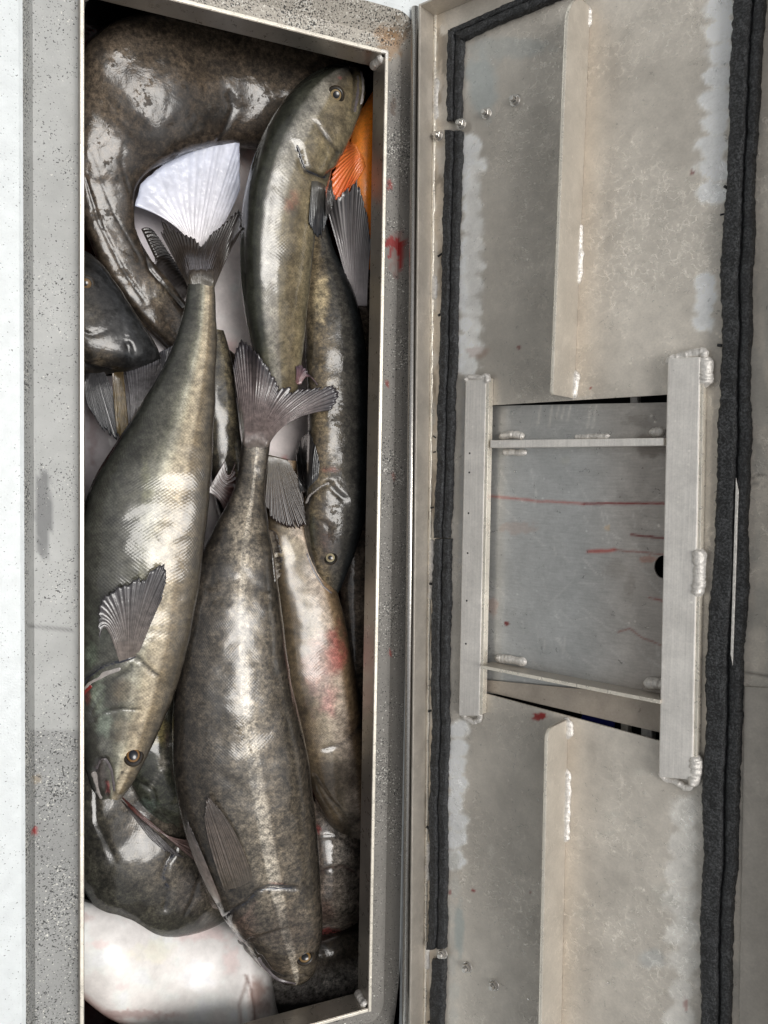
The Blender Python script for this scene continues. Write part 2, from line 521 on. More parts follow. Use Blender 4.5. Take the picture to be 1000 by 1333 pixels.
# gutter floor and its sloping outer wall
fl_loops = lerp_loops(rim_out, g_in, 12)
lo = fl_loops + [g_in * .8 + g_out * .2, g_in * .5 + g_out * .5, g_in * .2 + g_out * .8, g_out]
zs = [GZ] * 12 + [GZ + .004, GZ * .55, -.005, -.0005]
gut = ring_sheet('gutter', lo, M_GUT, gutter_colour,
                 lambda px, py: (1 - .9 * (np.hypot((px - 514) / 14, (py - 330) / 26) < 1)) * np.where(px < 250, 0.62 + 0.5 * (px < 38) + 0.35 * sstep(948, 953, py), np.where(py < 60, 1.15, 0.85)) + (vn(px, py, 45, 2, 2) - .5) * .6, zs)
tag(gut, kind='structure')
deck_loops = [g_out, resample_loop(rrect(XG0 - .004, XG1 + .001, YG0 - .004, YG1 + .004, 0.032), NL)]
far = resample_loop(rrect(-2.4, 1.5, -2.6, 2.6, 0.3), NL)
deck_loops += lerp_loops(deck_loops[-1], far, 26)[1:]
dz = [-.0005, 0.0012] + [0.0012] * 25
# the deck is a painted sheet, its waterline of wear follows the gutter edge
dk = ring_sheet('deck', deck_loops, M_DECK, lambda px, py: deck_colour(px, py, (216, 221, 222)),
                lambda px, py: 0.42 + 0 * px, dz)
tag(dk, kind='structure')

# hold: liner walls, floor, bloody melt water
hx0, hx1, hy0, hy1 = XL0 - .03, XL1 + .095, YB - .08, YT + .06
lp_top_in = resample_loop(rrect(XL0 + .004, XL1 - .004, YB + .004, YT - .004, 0.004), 400)
lp_out = resample_loop(rrect(hx0, hx1, hy0, hy1, 0.02), 400)
V = np.array([np.column_stack([l, np.full(400, z)]) for l, z in ((lp_top_in, -.034), (lp_out, -.037), (lp_out, -.40), (lp_out * 0.0 + np.array([(hx0 + hx1) / 2, (hy0 + hy1) / 2]), -.40))])
hold = mesh_obj('hold_liner', V.reshape(-1, 3), grid_faces(4, 400, 0, True), M_DARK, None, False)
tag(hold, kind='structure')
m, nt, b = newmat('bloody_water')
b.inputs['Base Color'].default_value = tuple(s2l((66, 18, 20))) + (1,)
b.inputs['Roughness'].default_value = 0.06
nt.links.new(bump(nt, noise(nt, mapping(nt), 25, 3), 0.004, 0.5), b.inputs['Normal'])
gx, gy = np.meshgrid(np.linspace(hx0, hx1, 10), np.linspace(hy0, hy1, 30), indexing='ij')
wat = mesh_obj('bloody_water', np.stack([gx, gy, gx * 0 - .225], -1).reshape(-1, 3), grid_faces(10, 30)[:, ::-1], m)
tag(wat, kind='structure')

# ------------------------------------------------------------------ coaming
coam = empty('hatch_coaming', ((XL0 + XL1) / 2, YB, -.03))
tag(coam, 'upright aluminium coaming framing the fish-filled hatch opening', 'coaming')
T = 0.0052
def wallbox(name, x0, x1, y0, y1, z0, z1, mat):
    q = [(x0, y0, 0), (x1, y0, 0), (x1, y1, 0), (x0, y1, 0)]
    return box(name, q, z0, z1, (0, 0, 1), mat, coam, 0.0009)
wallbox('rim_plate', XL0, XL0 + T, YB, YT, -.0362, 0, M_RIM)
wallbox('rim_plate', XL1 - T, XL1, YB, YT, -.0362, 0, M_RIM)
wallbox('rim_plate', XL0 + T, XL1 - T, YT - T, YT, -.0358, -.0004, M_RIM)
wallbox('rim_plate', XL0 + T, XL1 - T, YB, YB + T, -.0358, -.0004, M_RIM)
# bright worn top edges
for (x0, x1, y0, y1) in ((XL0 + .0006, XL0 + T - .0006, YB, YT), (XL1 - T + .0006, XL1 - .0006, YB, YT), (XL0 + T, XL1 - T, YT - T + .0006, YT - .0006), (XL0 + T, XL1 - T, YB + .0006, YB + T - .0006)):
    wallbox('worn_edge', x0, x1, y0, y1, -.0003, .0008, M_EDGE)

def weld(parent, pts, width, height, up, seed=0, ripple=0.10, pitch=0.0035, mat=None, name='weld_bead'):
    """pts: world polyline; a rippled half-round bead lying along it"""
    pts = np.asarray(pts, float); up = np.asarray(up, float); up /= np.linalg.norm(up)
    d = np.r_[0, np.cumsum(np.linalg.norm(np.diff(pts, axis=0), axis=1))]
    n = max(int(d[-1] / 0.0009), 6)
    t = np.linspace(0, d[-1], n)
    c = np.stack([np.interp(t, d, pts[:, k]) for k in range(3)], -1)
    tan = np.gradient(c, axis=0); tan /= np.linalg.norm(tan, axis=1)[:, None]
    side = np.cross(tan, up); side /= np.linalg.norm(side, axis=1)[:, None] + 1e-9
    K = 13
    ph = np.linspace(0, math.pi, K)
    nz = vn(t * 1000, t * 0 + seed * 13.7, 9, seed, 2)
    w = width * (0.75 + 0.5 * nz) * np.sqrt(np.clip(np.minimum(t, d[-1] - t) / (width * 0.9), 0.08, 1))
    tri = 0.5 + 0.5 * np.sin(2 * math.pi * (t / (pitch * 1.25) + 2.2 * nz)) * vn(t * 1000, t * 0 + seed, 8, seed + 2, 2)
    ripple = min(ripple, .2) * .6
    h = height * (0.8 + 0.45 * vn(t * 1000, t * 0 + seed * 5.1, 6, seed + 4, 2)) * np.sqrt(np.clip(np.minimum(t, d[-1] - t) / (width * 0.7), 0.05, 1)) * (1 - ripple + ripple * 2 * tri)
    wob = (vn(t * 1000, t * 0, 11, seed + 9, 2) - .5) * width * 0.5
    V = (c + side * wob[:, None])[:, None, :] + side[:, None, :] * (np.cos(ph)[None, :, None] * (w * (1 + .12 * tri))[:, None, None]) + up * ((np.sin(ph)[None, :] * h[:, None])[..., None] - 0.0006)
    o = mesh_obj(name, V.reshape(-1, 3), grid_faces(n, K), mat or M_WELD, parent)
    return o

for (x, y, dx, dy) in ((XL1 - T, YT - T, -1, -1), (XL1 - T, YB + T, -1, 1), (XL0 + T, YB + T, 1, 1), (XL0 + T, YT - T, 1, -1)):
    weld(coam, [(x + dx * .002, y + dy * .002, -.034), (x + dx * .0025, y + dy * .0025, -.018), (x + dx * .002, y + dy * .002, -.003)], .0055, .006, (dx, dy, 0), 3)
weld(coam, [(XL1 - .012, YT - .0026, .0006), (XL1 - .003, YT - .0026, .0009), (XL1 - .0026, YT - .012, .0006)], .0022, .0012, (0, 0, 1), 5)

# ------------------------------------------------------------------ lid
lid = empty('hatch_cover', LP(563, 1300, 0))
tag(lid, 'opened stained aluminium hatch lid with black foam seal and welded latch bay', 'lid')
DU = lambda p: (np.asarray(p) - LO) @ LU
DV = lambda p: (np.asarray(p) - LO) @ LV

def blob(c, px, py, cx, cy, rx, ry, col, k=1.0, seed=1, rag=0.8, soft=0.5):
    n = vn(px, py, max(min(rx, ry) * 0.6, 3), seed, 3)
    d = np.hypot((px - cx) / rx, (py - cy) / ry)
    w = (sstep(0, soft, 1 - d - (n - .5) * rag) * k)[:, None]
    return c * (1 - w) + s2l(col) * w

def lid_colour(px, py):
    n1 = vn(px, py, 90, 21, 4); n2 = vn(px, py, 14, 25, 3)
    c = np.tile(s2l((215, 208, 197)), (len(px), 1))
    c = c * (0.80 + 0.4 * n1)[:, None] * (0.96 + 0.08 * n2)[:, None]
    # area left of the stiffener is duller
    w = (sstep(745, 700, px) * sstep(585, 620, px) * 0.22)[:, None]
    c = c * (1 - w)
    # warm tan band beside the stiffener
    cx = 768 - (py / 1333) * 42
    w = (np.exp(-((px - cx) / 17) ** 2) * ((py < 515) | (py > 925)) * 0.38)[:, None]
    c = c * (1 - w) + s2l((214, 198, 178)) * w
    # outer frame, warm
    w = (sstep(585, 570, px + py * .008) * 0.6 + sstep(945, 965, px + py * .03) * 0.25)[:, None]
    c = c * (1 - w) + s2l((206, 192, 172)) * w
    # ground-bright scallops along both long edges
    r = np.random.default_rng(3)
    for y in np.arange(190, 480, 26):
        c = blob(c, px, py, 616 - y * .012 + r.uniform(-3, 3), y, 20 + r.uniform(-3, 3), 17, (255, 254, 250), 1.0, int(y), .7, .35)
    for y in np.arange(950, 1120, 24):
        c = blob(c, px, py, 594 + r.uniform(-3, 3), y, 17, 16, (255, 254, 250), 1.0, int(y), .7, .35)
    for y in np.arange(1120, 1330, 34):
        c = blob(c, px, py, 590 + r.uniform(-3, 3), y, 9, 18, (210, 208, 200), .6, int(y), .7, .5)
    for y in np.arange(10, 260, 30):
        c = blob(c, px, py, 938 - y * .03 + r.uniform(-5, 5), y, 23 + r.uniform(-4, 5), 19, (255, 254, 250), 1.0, int(y) + 5, .7, .3)
    for y in (368, 385, 400, 420): c = blob(c, px, py, 922 + r.uniform(-10, 5), y, 17, 15, (255, 254, 250), 1.0, int(y), .7, .4)
    for y in np.arange(1060, 1333, 38):
        c = blob(c, px, py, 893 - (y - 1060) * .03 + r.uniform(-5, 5), y, 24 + r.uniform(-4, 6), 24, (246, 242, 234), .9, int(y), .8, .4)
    c = blob(c, px, py, 912, 1000, 10, 300, (206, 200, 190), .7, 4, .5, .5)
    c = blob(c, px, py, 850, 1248, 22, 16, (204, 206, 204), .6, 4, .5, .5)
    # blue-grey ground areas near the corner
    c = blob(c, px, py, 628, 110, 26, 60, (176, 184, 184), .7, 8, .7, .5)
    c = blob(c, px, py, 660, 62, 70, 18, (178, 180, 176), .7, 9, .7, .5)
    c = blob(c, px, py, 618, 330, 14, 140, (214, 211, 206), .55, 12, .7, .5)
    c = blob(c, px, py, 610, 700, 14, 270, (200, 202, 203), .6, 13, .5, .5)
    c = blob(c, px, py, 598, 1210, 8, 45, (170, 180, 178), .7, 14, .5, .5)
    # weld-zone streaks on the outer frame
    w = (sstep(0.5, 0.62, vn(px * 3, py, 26, 41, 3)) * sstep(560, 566, px + py * .012) * sstep(588, 580, px + py * .008) * .55)[:, None]
    c = c * (1 - w) + s2l((120, 110, 98)) * w
    w = (sstep(0.55, 0.62, vn(px * 3, py, 36, 44, 3)) * sstep(560, 566, px + py * .012) * sstep(588, 580, px + py * .008) * .7)[:, None]
    c = c * (1 - w) + s2l((222, 218, 210)) * w
    # grey wipe streaks right frame
    w = (sstep(0.5, 0.7, vn(px * 2.5, py, 60, 46, 3)) * sstep(955, 965, px + py * .03) * .35)[:, None]
    c = c * (1 - w) + s2l((150, 152, 148)) * w
    # pale chalk blotches on the lower panel
    for (x, y, a, b_) in ((800, 1060, 14, 6), (830, 1070, 9, 9), (790, 1085, 16, 5), (855, 1160, 18, 16), (870, 1175, 20, 8), (820, 1200, 10, 6), (835, 1005, 8, 7), (760, 1190, 12, 7), (805, 1255, 14, 8), (640, 1110, 5, 12)):
        c = blob(c, px, py, x, y, a, b_, (208, 204, 194), .5, int(x), 1.2, .5)
    # scratches
    for s in range(26):
        x, y = r.uniform(620, 930), r.uniform(-10, 1330); a = r.uniform(-.9, .9); L = r.uniform(10, 42)
        dd = seg_mask(px, py, [(x, y), (x + L * math.cos(a), y - L * math.sin(a))], 1)
        w = (np.exp(-(dd / 1.3) ** 2) * r.uniform(.2, .5))[:, None]; c = c * (1 - w) + s2l((224, 216, 204)) * w
    for pts in ([(612, 455), (640, 480), (632, 452)], [(700, 932), (712, 926), (704, 935)]):
        pass
    for (x, y, a, b_, k, col) in ((622, 458, 16, 10, .3, (150, 90, 66)), (703, 932, 9, 5, .95, (150, 22, 22)), (697, 936, 6, 3, .8, (150, 22, 22)),
                                  (616, 1160, 3, 2, .9, (140, 20, 20)), (586, 1162, 3, 3, .7, (150, 30, 30)), (770, 506, 2, 2, .9, (150, 20, 20)),
                                  (985, 1166, 3, 3, .9, (160, 30, 24)), (893, 1308, 3, 9, .5, (170, 70, 60)), (757, 8, 4, 4, .5, (120, 80, 60)),
                                  (676, 452, 3, 3, .8, (120, 40, 40)), (901, 224, 3, 3, .8, (120, 20, 20)), (690, 1162, 2, 2, .6, (120, 20, 20))):
        c = blob(c, px, py, x, y, a, b_, col, k, int(x), 1.1, .3)
    for pts, k in (([(966, 620), (975, 624), (988, 618), (1004, 620)], .6), ([(968, 640), (982, 628), (996, 634)], .4), ([(968, 874), (985, 878), (1004, 880)], .6), ([(560, 640), (566, 690), (562, 735)], .5), ([(566, 505), (564, 560)], .5)):
        w = (np.exp(-(seg_mask(px, py, pts, 1) / 1.2) ** 2) * k)[:, None]; c = c * (1 - w) + s2l((70, 62, 54)) * w
    return np.clip(c, 0.01, 0.97)

def patch(pa, pb, pc, pd, nu, nv, h):
    """bilinear grid in lid coordinates between corners a(top-left) b(top-right) c(bottom-right) d(bottom-left)"""
    A, B, Cc, D = [LP(p[0], p[1], h) for p in (pa, pb, pc, pd)]
    s = np.linspace(0, 1, nu)[:, None, None]; t = np.linspace(0, 1, nv)[None, :, None]
    V = (A * (1 - s) + B * s) * (1 - t) + (D * (1 - s) + Cc * s) * t
    return V.reshape(-1, 3)

def lid_sheet(name, patches, mat, colfn, h, parent, thick=0.003):
    V = []; Fc = []; off = 0
    for (pa, pb, pc, pd, nu, nv) in patches:
        v = patch(pa, pb, pc, pd, nu, nv, h)
        V.append(v); Fc.append(grid_faces(nu, nv, off)); off += len(v)
    V = np.concatenate(V); Fc = np.concatenate(Fc)
    # orient to the lid normal
    f = Fc[0]; nrm = np.cross(V[f[1]] - V[f[0]], V[f[2]] - V[f[0]])
    if nrm @ LN < 0: Fc = Fc[:, ::-1]
    px, py = proj(V)
    o = mesh_obj(name, V, Fc, mat, parent, False, colfn(px, py))
    return o

# inner skin with the opening of the latch bay left out (corners in photo pixels on the lid plane)
UL, UM0, UM1, UR = 561, 645, 866, 1040
def lx(x0, y): return x0 - (y - 500) * 0.019
top_y = -150; bot_y = 1480
TA = lambda x, y: (lx(x, y), y)
openT0, openT1 = (640, 527.5), (870, 513.5)
openB0, openB1 = (632, 903), (862, 965.5)
tl0, tl1 = (653, -90), (878, -210)
bl0, bl1 = (622, 1440), (850, 1600)
a0 = (568, -20); a1 = (545, 1400)
r0 = (1060, -300); r1 = (1040, 1720)
def lerp2(p, q, t): return (p[0] * (1 - t) + q[0] * t, p[1] * (1 - t) + q[1] * t)
# left border strip edge points matched to opening corners
def on_edge(pt, e0, e1):
    # same v on the other vertical edge
    v = DV(LP(*pt)); A = LP(*e0); B = LP(*e1)
    t = (v - DV(A)) / (DV(B) - DV(A)); Q = A * (1 - t) + B * t
    x, y = proj(Q); return (float(x), float(y))
A0, A1 = P(0, 0), P(0, 0)
vt = DV(LP(566, 18)); vb_ = DV(LP(548, 1348))
def uv_px(pt, v):
    Q = LP(*pt); Q = Q + LV * (v - DV(Q)); x, y = proj(Q); return (float(x), float(y))
cT0, cT1 = uv_px(openT0, vt), uv_px(openT1, vt)
cB0, cB1 = uv_px(openB0, vb_), uv_px(openB1, vb_)
eL0, eL1 = uv_px((563, 30), vt), uv_px((550, 1330), vb_)
eR0, eR1 = uv_px((1052, 30), vt), uv_px((1022, 1330), vb_)
patches = [
    (eL0, cT0, openT0, on_edge(openT0, eL0, eL1), 30, 170), (on_edge(openT0, eL0, eL1), openT0, openB0, on_edge(openB0, eL0, eL1), 30, 130), (on_edge(openB0, eL0, eL1), openB0, cB0, eL1, 30, 150),
    (cT0, cT1, openT1, openT0, 90, 200), (openB0, openB1, cB1, cB0, 90, 170),
    (cT1, eR0, on_edge(openT1, eR0, eR1), openT1, 55, 170), (openT1, on_edge(openT1, eR0, eR1), on_edge(openB1, eR0, eR1), openB1, 55, 130), (openB1, on_edge(openB1, eR0, eR1), eR1, cB1, 55, 150)]
skin = lid_sheet('inner_skin', patches, M_LID, lid_colour, 0.0, lid)
sm = skin.modifiers.new('thick', 'SOLIDIFY'); sm.thickness = 0.0025; sm.offset = -1
# outer skin behind a dark cavity
M_CAV = simple('cavity_paint', (12, 12, 14), 0.7)
qo = [LP(*uv_px((563, 30), vt)), LP(*uv_px((1052, 30), vt)), LP(*uv_px((1022, 1330), vb_)), LP(*uv_px((550, 1330), vb_))]
box('outer_skin', qo, -0.048, -0.045, LN, M_CAV, lid, 0)
# closing walls of the cavity (rest of the double skin)
def strip_quad(p, q, w):
    p = np.asarray(p); q = np.asarray(q); d = (q - p) / np.linalg.norm(q - p); s = np.cross(LN, d)
    return [p, q, q + s * w, p + s * w]
for (i, j) in ((0, 1), (1, 2), (2, 3), (3, 0)):
    s = strip_quad(qo[i], qo[j], -0.003)
    box('edge_wall', s, -0.0448, -0.0028, LN, M_ANGLE, lid, 0)

# lip standing round the lid: hinge side and ends
def lip(name, p, q, h0, h1, th, mat, bv=.0008, side=1):
    s = strip_quad(p, q, th * side)
    return box(name, s, h0, h1, LN, mat, lid, bv)
lip('frame_lip', qo[0], qo[3], 0.0004, 0.030, 0.003, M_ANGLE, side=1)
lip('frame_lip', qo[0] + LU * .003, qo[1], 0.0004, 0.0297, 0.003, M_ANGLE, side=-1)
lip('frame_lip', qo[3] + LU * .003, qo[2], 0.0004, 0.0297, 0.003, M_ANGLE, side=1)
lip('frame_lip', qo[1], qo[2], 0.0004, 0.0294, 0.003, M_ANGLE, side=-1)
# fillet weld along foot of the hinge-side lip
f0, f1 = qo[0] + LU * .0045, qo[3] + LU * .0045
weld(lid, [f0 + LN * .0005, f1 + LN * .0005], .0022, .0022, LN + LU * .0, 11, .12, .006, M_EDGE)
for (a, b_) in ((.06, .10), (.245, .27), (.50, .56), (.80, .84), (.9, .93)):
    weld(lid, [f0 * (1 - a) + f1 * a + LU * .002, f0 * (1 - b_) + f1 * b_ + LU * .002], .0045, .003, LN, int(a * 100), .3, .004)
# hinge tube under the lip
th0 = qo[0] + LN * .026 - LU * .008; th1 = qo[3] + LN * .026 - LU * .008
def tube(name, p, q, r, mat, parent, n=16):
    p = np.asarray(p, float); q = np.asarray(q, float); d = q - p; L = np.linalg.norm(d); d /= L
    a = np.cross(d, (0.3, 0.2, 0.9)); a /= np.linalg.norm(a); b2 = np.cross(d, a)
    ph = np.linspace(0, 2 * math.pi, n, endpoint=False)
    ring = (np.cos(ph)[:, None] * a + np.sin(ph)[:, None] * b2)
    rows = [p + ring * r * .01, p + ring * r, q + ring * r, q + ring * r * .01]
    return mesh_obj(name, np.array(rows).reshape(-1, 3), grid_faces(4, n, 0, True), mat, parent, True)
tube('hinge_tube', th0, th1, .005, M_STEEL, lid)

# ---- rubber seal
def seal_strip(name, pl, pr, hmax, seed, lobes=2, split=0.5, parent=lid):
    """pl, pr: left / right pixel edges [(x,y)...] top to bottom; raised lobed profile between them"""
    pl = np.array(pl, float); pr = np.array(pr, float)
    A = LP(pl[:, 0], pl[:, 1], 0.001); B = LP(pr[:, 0], pr[:, 1], 0.001)
    d = np.r_[0, np.cumsum(np.linalg.norm(np.diff(A, axis=0), axis=1))]
    n = int(d[-1] / 0.0016); t = np.linspace(0, d[-1], n)
    dB = np.r_[0, np.cumsum(np.linalg.norm(np.diff(B, axis=0), axis=1))]; tB = np.linspace(0, dB[-1], n)
    A = np.stack([np.interp(t, d, A[:, k]) for k in range(3)], -1); B = np.stack([np.interp(tB, dB, B[:, k]) for k in range(3)], -1)
    K = 29; s = np.linspace(0, 1, K)
    jl = (vn(t * 1000, t * 0, 5, seed, 4) - .5) * .0032 + (vn(t * 1000, t * 0, 60, seed, 2) - .5) * .004; jr = (vn(t * 1000, t * 0 + 9, 6, seed + 3, 4) - .5) * .0032 + (vn(t * 1000, t * 0, 70, seed + 8, 2) - .5) * .004
    dirn = (B - A); W = np.linalg.norm(dirn, axis=1)[:, None]; dirn = dirn / W
    A = A + dirn * jl[:, None]; B = B + dirn * jr[:, None]
    prof = np.zeros(K)
    if lobes == 2:
        e = split
        prof = np.where(s < e, np.sqrt(np.clip(1 - ((s / e) * 2 - 1) ** 8, 0, 1)), .82 * np.sqrt(np.clip(1 - (((s - e) / (1 - e)) * 2 - 1) ** 4, 0, 1)))
        prof[0] = prof[-1] = 0
        prof[np.argmin(abs(s - e))] = 0.05
    else:
        prof = np.sqrt(np.clip(1 - (s * 2 - 1) ** 6, 0, 1))
    V = A[:, None] * (1 - s)[None, :, None] + B[:, None] * s[None, :, None]
    X, Y = np.meshgrid(t * 1000, s * 30, indexing='ij')
    hn = 0.85 + 0.3 * vn(X, Y, 12, seed + 6, 3)
    V = V + LN * (prof[None, :] * hmax * hn)[..., None]
    V = np.concatenate([V[:1] - LN * .004 * (prof[None, :, None] > .02), V, V[-1:] - LN * .004 * (prof[None, :, None] > .02)])
    Fc = grid_faces(len(V), K)
    V = V.reshape(-1, 3); f = Fc[len(Fc) // 2]
    if np.cross(V[f[1]] - V[f[0]], V[f[2]] - V[f[0]]) @ LN < 0: Fc = Fc[:, ::-1]
    return mesh_obj(name, V, Fc, M_RUB, parent, True)

def lin(p, q, n=30, wob=0.0, seed=0):
    r = np.random.default_rng(seed)
    return [(p[0] * (1 - t) + q[0] * t + r.uniform(-wob, wob), p[1] * (1 - t) + q[1] * t) for t in np.linspace(0, 1, n)]
seal_strip('seal', lin((586, 42), (585, 160), 12, .6, 1), lin((606, 45), (603, 158), 12, .6, 2), .008, 31, 2, .45)
seal_strip('seal', lin((583, 172), (568, 700), 30, .8, 3), lin((603, 172), (589, 700), 30, .8, 4), .008, 32, 2, .52)
seal_strip('seal', lin((568, 701), (560, 1233), 30, .8, 5), lin((589, 701), (582, 1233), 30, .8, 6), .008, 33, 2, .5)
seal_strip('seal', lin((563, 1247), (560, 1400), 10, .6, 7), lin((582, 1244), (579, 1400), 10, .6, 8), .007, 34, 1)
seal_strip('seal', [(605, 54), (655, 30), (722, 3), (800, -28), (1000, -110)], [(588, 40), (650, 12), (712, -16), (800, -52), (1000, -135)], .008, 35, 2, .55)
seal_strip('seal', [(958, -60), (953, 100), (947, 240), (941, 340), (940, 450), (937, 560), (935, 650), (928, 760), (921, 880), (918, 1000), (914, 1160), (913, 1420)],
           [(1002, -60), (996, 20), (990, 100), (985, 240), (981, 340), (980, 450), (979, 560), (978, 650), (974, 760), (970, 850), (966, 960), (961, 1100), (955, 1250), (952, 1420)], .010, 36, 2, .62)
# torn flecks of foam along the seal edges
rs = np.random.default_rng(12)
for k, (x, y) in enumerate([(566, 570), (566, 588), (574, 408), (574, 330), (563, 660), (562, 760), (560, 925), (559, 1080), (946, 245), (944, 278), (940, 450), (559, 1330), (984, 60)]):
    p = LP(x + 1.5, y, .003); q = p - LU * rs.uniform(.003, .006) + LV * rs.uniform(-.003, .003) + LN * .001
    tube('foam_fleck', p, q, rs.uniform(.0008, .0018), M_RUB, lid, 7)
# lapped plate low on the outer frame
box('frame_doubler', [LP(970, 893), LP(1003, 895), LP(1010, 1400), LP(962, 1400)], .0002, .0022, LN, M_ANGLE, lid, .0005)
# paint showing between the two lobes of the far seal
sc1 = LP([961, 965, 961, 957], [622, 622, 860, 860], .0101)
box('seal_gap_filler', [LP(962, 622), LP(965.5, 640), LP(958, 865), LP(955, 850)], .0080, .0104, LN, M_WELD, lid, .0005)

# ---- welded stitches and stiffener flanges (plates standing on the lid)
def stiffener(base, hmax, rt, rb, mat):
    """plate standing along the base line px[(x,y) top, bottom] with rounded free corners"""
    p = LP(*base[0], 0.0003); q = LP(*base[1], 0.0003)
    L = np.linalg.norm(q - p); d = (q - p) / L; s = np.cross(LN, d); s = s / np.linalg.norm(s)
    out = [(0, 0)]
    for k in range(9):
        a = math.pi - math.pi / 2 * k / 8; out.append((rt + rt * math.cos(a), hmax - rt + rt * math.sin(a)))
    for k in range(9):
        a = math.pi / 2 - math.pi / 2 * k / 8; out.append((L - rb + rb * math.cos(a), hmax - rb + rb * math.sin(a)))
    out.append((L, 0)); out = np.array(out)
    n = len(out)
    f = p + out[:, :1] * d + out[:, 1:] * LN
    th = 0.0035
    V = np.concatenate([f - s * th / 2, f + s * th / 2])
    me = bpy.data.meshes.new('stiffener_flange')
    me.from_pydata([tuple(v) for v in V], [], [tuple(range(n))[::-1], tuple(range(n, 2 * n))] + [(i, (i + 1) % n, n + (i + 1) % n, n + i) for i in range(n)])
    me.materials.append(mat)
    o = bpy.data.objects.new('stiffener_flange', me); COL.objects.link(o); o.parent = lid; o.matrix_parent_inverse = Matrix.Translation(-lid.location)
    import bmesh
    bm = bmesh.new(); bm.from_mesh(me); bmesh.ops.recalc_face_normals(bm, faces=bm.faces); bm.to_mesh(me); bm.free()
    bevel(o, .0007)
    # bright free edge
    m2 = []
    e = p + out[1:-1, :1] * d + out[1:-1, 1:] * LN
    rows = np.array([e - s * (th / 2 + .0002) + LN * .0002, e + LN * .0009, e + s * (th / 2 + .0002) + LN * .0002])
    rows = rows.transpose(1, 0, 2)
    mesh_obj('worn_edge', rows.reshape(-1, 3), grid_faces(len(e), 3), M_EDGE, o, True)
    return o
M_STIFF = metal('tan_aluminium', rough=0.45, metallic=0.4, vein=0.5, spots=0.3, usecol=False, base=(190, 183, 172))
stiffener(((767, 10), (746, 519)), .052, .040, .005, M_STIFF)
stiffener(((738, 936), (728, 1400)), .050, .012, .004, M_STIFF)
def stitch(p, q, w, h=.0032, seed=1, n=LN):
    return weld(lid, [LP(p[0], p[1], .001), LP((p[0] + q[0]) / 2 + .6, (p[1] + q[1]) / 2, .001), LP(q[0], q[1], .001)], w, h, n, seed, .25, .0038)
stitch((765, 8), (762, 40), .0062, .005, 21)
stitch((753, 290), (750, 372), .0060, .0045, 22)
stitch((748, 482), (745, 520), .0062, .0045, 23)
stitch((738, 934), (737, 962), .0062, .0045, 24)
stitch((737, 1000), (734, 1096), .0060, .0042, 25)

# ---- latch bay: plate behind the opening, two channel bars, two cross ledges
def plate_colour(px, py):
    n1 = vn(px, py, 50, 61, 4)
    c = np.tile(s2l((184, 185, 184)), (len(px), 1)) * (0.9 + .2 * n1)[:, None]
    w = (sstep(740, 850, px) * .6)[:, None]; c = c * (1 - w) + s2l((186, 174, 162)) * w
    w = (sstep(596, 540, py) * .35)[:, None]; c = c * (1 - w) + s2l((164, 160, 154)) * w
    r = np.random.default_rng(5)
    for s in range(70):
        x, y = r.uniform(635, 860), r.uniform(590, 890); a = r.normal(-1.0, .35) if s % 3 else r.uniform(-3, 3); L = r.uniform(8, 50)
        dd = seg_mask(px, py, [(x, y), (x + L * math.cos(a), y - L * math.sin(a))], 1)
        w = (np.exp(-(dd / 1.0) ** 2) * r.uniform(.15, .45))[:, None]; c = c * (1 - w) + s2l((226, 224, 220)) * w
    for x in (690, 705, 714, 721, 729, 755, 762):
        dd = seg_mask(px, py, [(x + 14, 528), (x + 10, 545 + (x % 7) * 2)], 1)
        w = (np.exp(-(dd / 1.3) ** 2) * .5)[:, None]; c = c * (1 - w) + s2l((226, 222, 214)) * w
    def line(pts, col, k, wd):
        nonlocal c
        dd = seg_mask(px, py + (vn(px, py, 8, 3, 2) - .5) * 2, pts, 1)
        w = (np.exp(-(dd / wd) ** 2) * k)[:, None]; c = c * (1 - w) + s2l(col) * w
    line([(636, 646), (700, 652), (760, 656)], (190, 96, 84), .65, 1.7)
    line([(760, 656), (800, 655), (868, 655)], (134, 22, 26), .95, 1.5)
    line([(822, 696), (840, 698), (868, 701)], (120, 16, 20), .95, 1.5)
    line([(766, 718), (790, 717), (800, 716)], (190, 70, 56), .8, 2.2)
    line([(800, 716), (830, 718), (868, 722)], (150, 70, 60), .6, 1.2)
    line([(805, 823), (820, 818), (835, 830), (868, 842)], (150, 70, 60), .55, 1.2)
    line([(845, 778), (868, 783)], (150, 50, 44), .7, 1.2)
    line([(698, 640), (696, 660)], (226, 224, 220), .3, 1.5)
    for (x, y, a, b_, k, col) in ((790, 687, 5, 4, .8, (206, 186, 160)), (676, 687, 26, 10, .25, (190, 150, 130)), (845, 728, 16, 6, .5, (190, 130, 110)),
                                  (660, 812, 4, 3, .9, (120, 30, 26)), (737, 600, 8, 6, .4, (190, 190, 180)), (820, 765, 9, 20, .3, (150, 140, 130)), (800, 740, 18, 14, .25, (150, 140, 130)),
                                  (640, 790, 10, 14, .3, (190, 140, 120)), (680, 812, 10, 22, .2, (150, 152, 150)), (850, 578, 26, 26, .55, (110, 100, 90)), (880, 640, 12, 8, .9, (90, 10, 10)), (830, 548, 24, 10, .35, (130, 124, 116))):
        c = blob(c, px, py, x, y, a, b_, col, k, int(x), 1.1, .4)
    return np.clip(c, .01, .9)

PH = -0.010
bay = lid_sheet('latch_plate', [((638, 528.5), (882, 523.5), (878, 925), (630, 902), 110, 190)], M_PLATE, plate_colour, PH, lid)
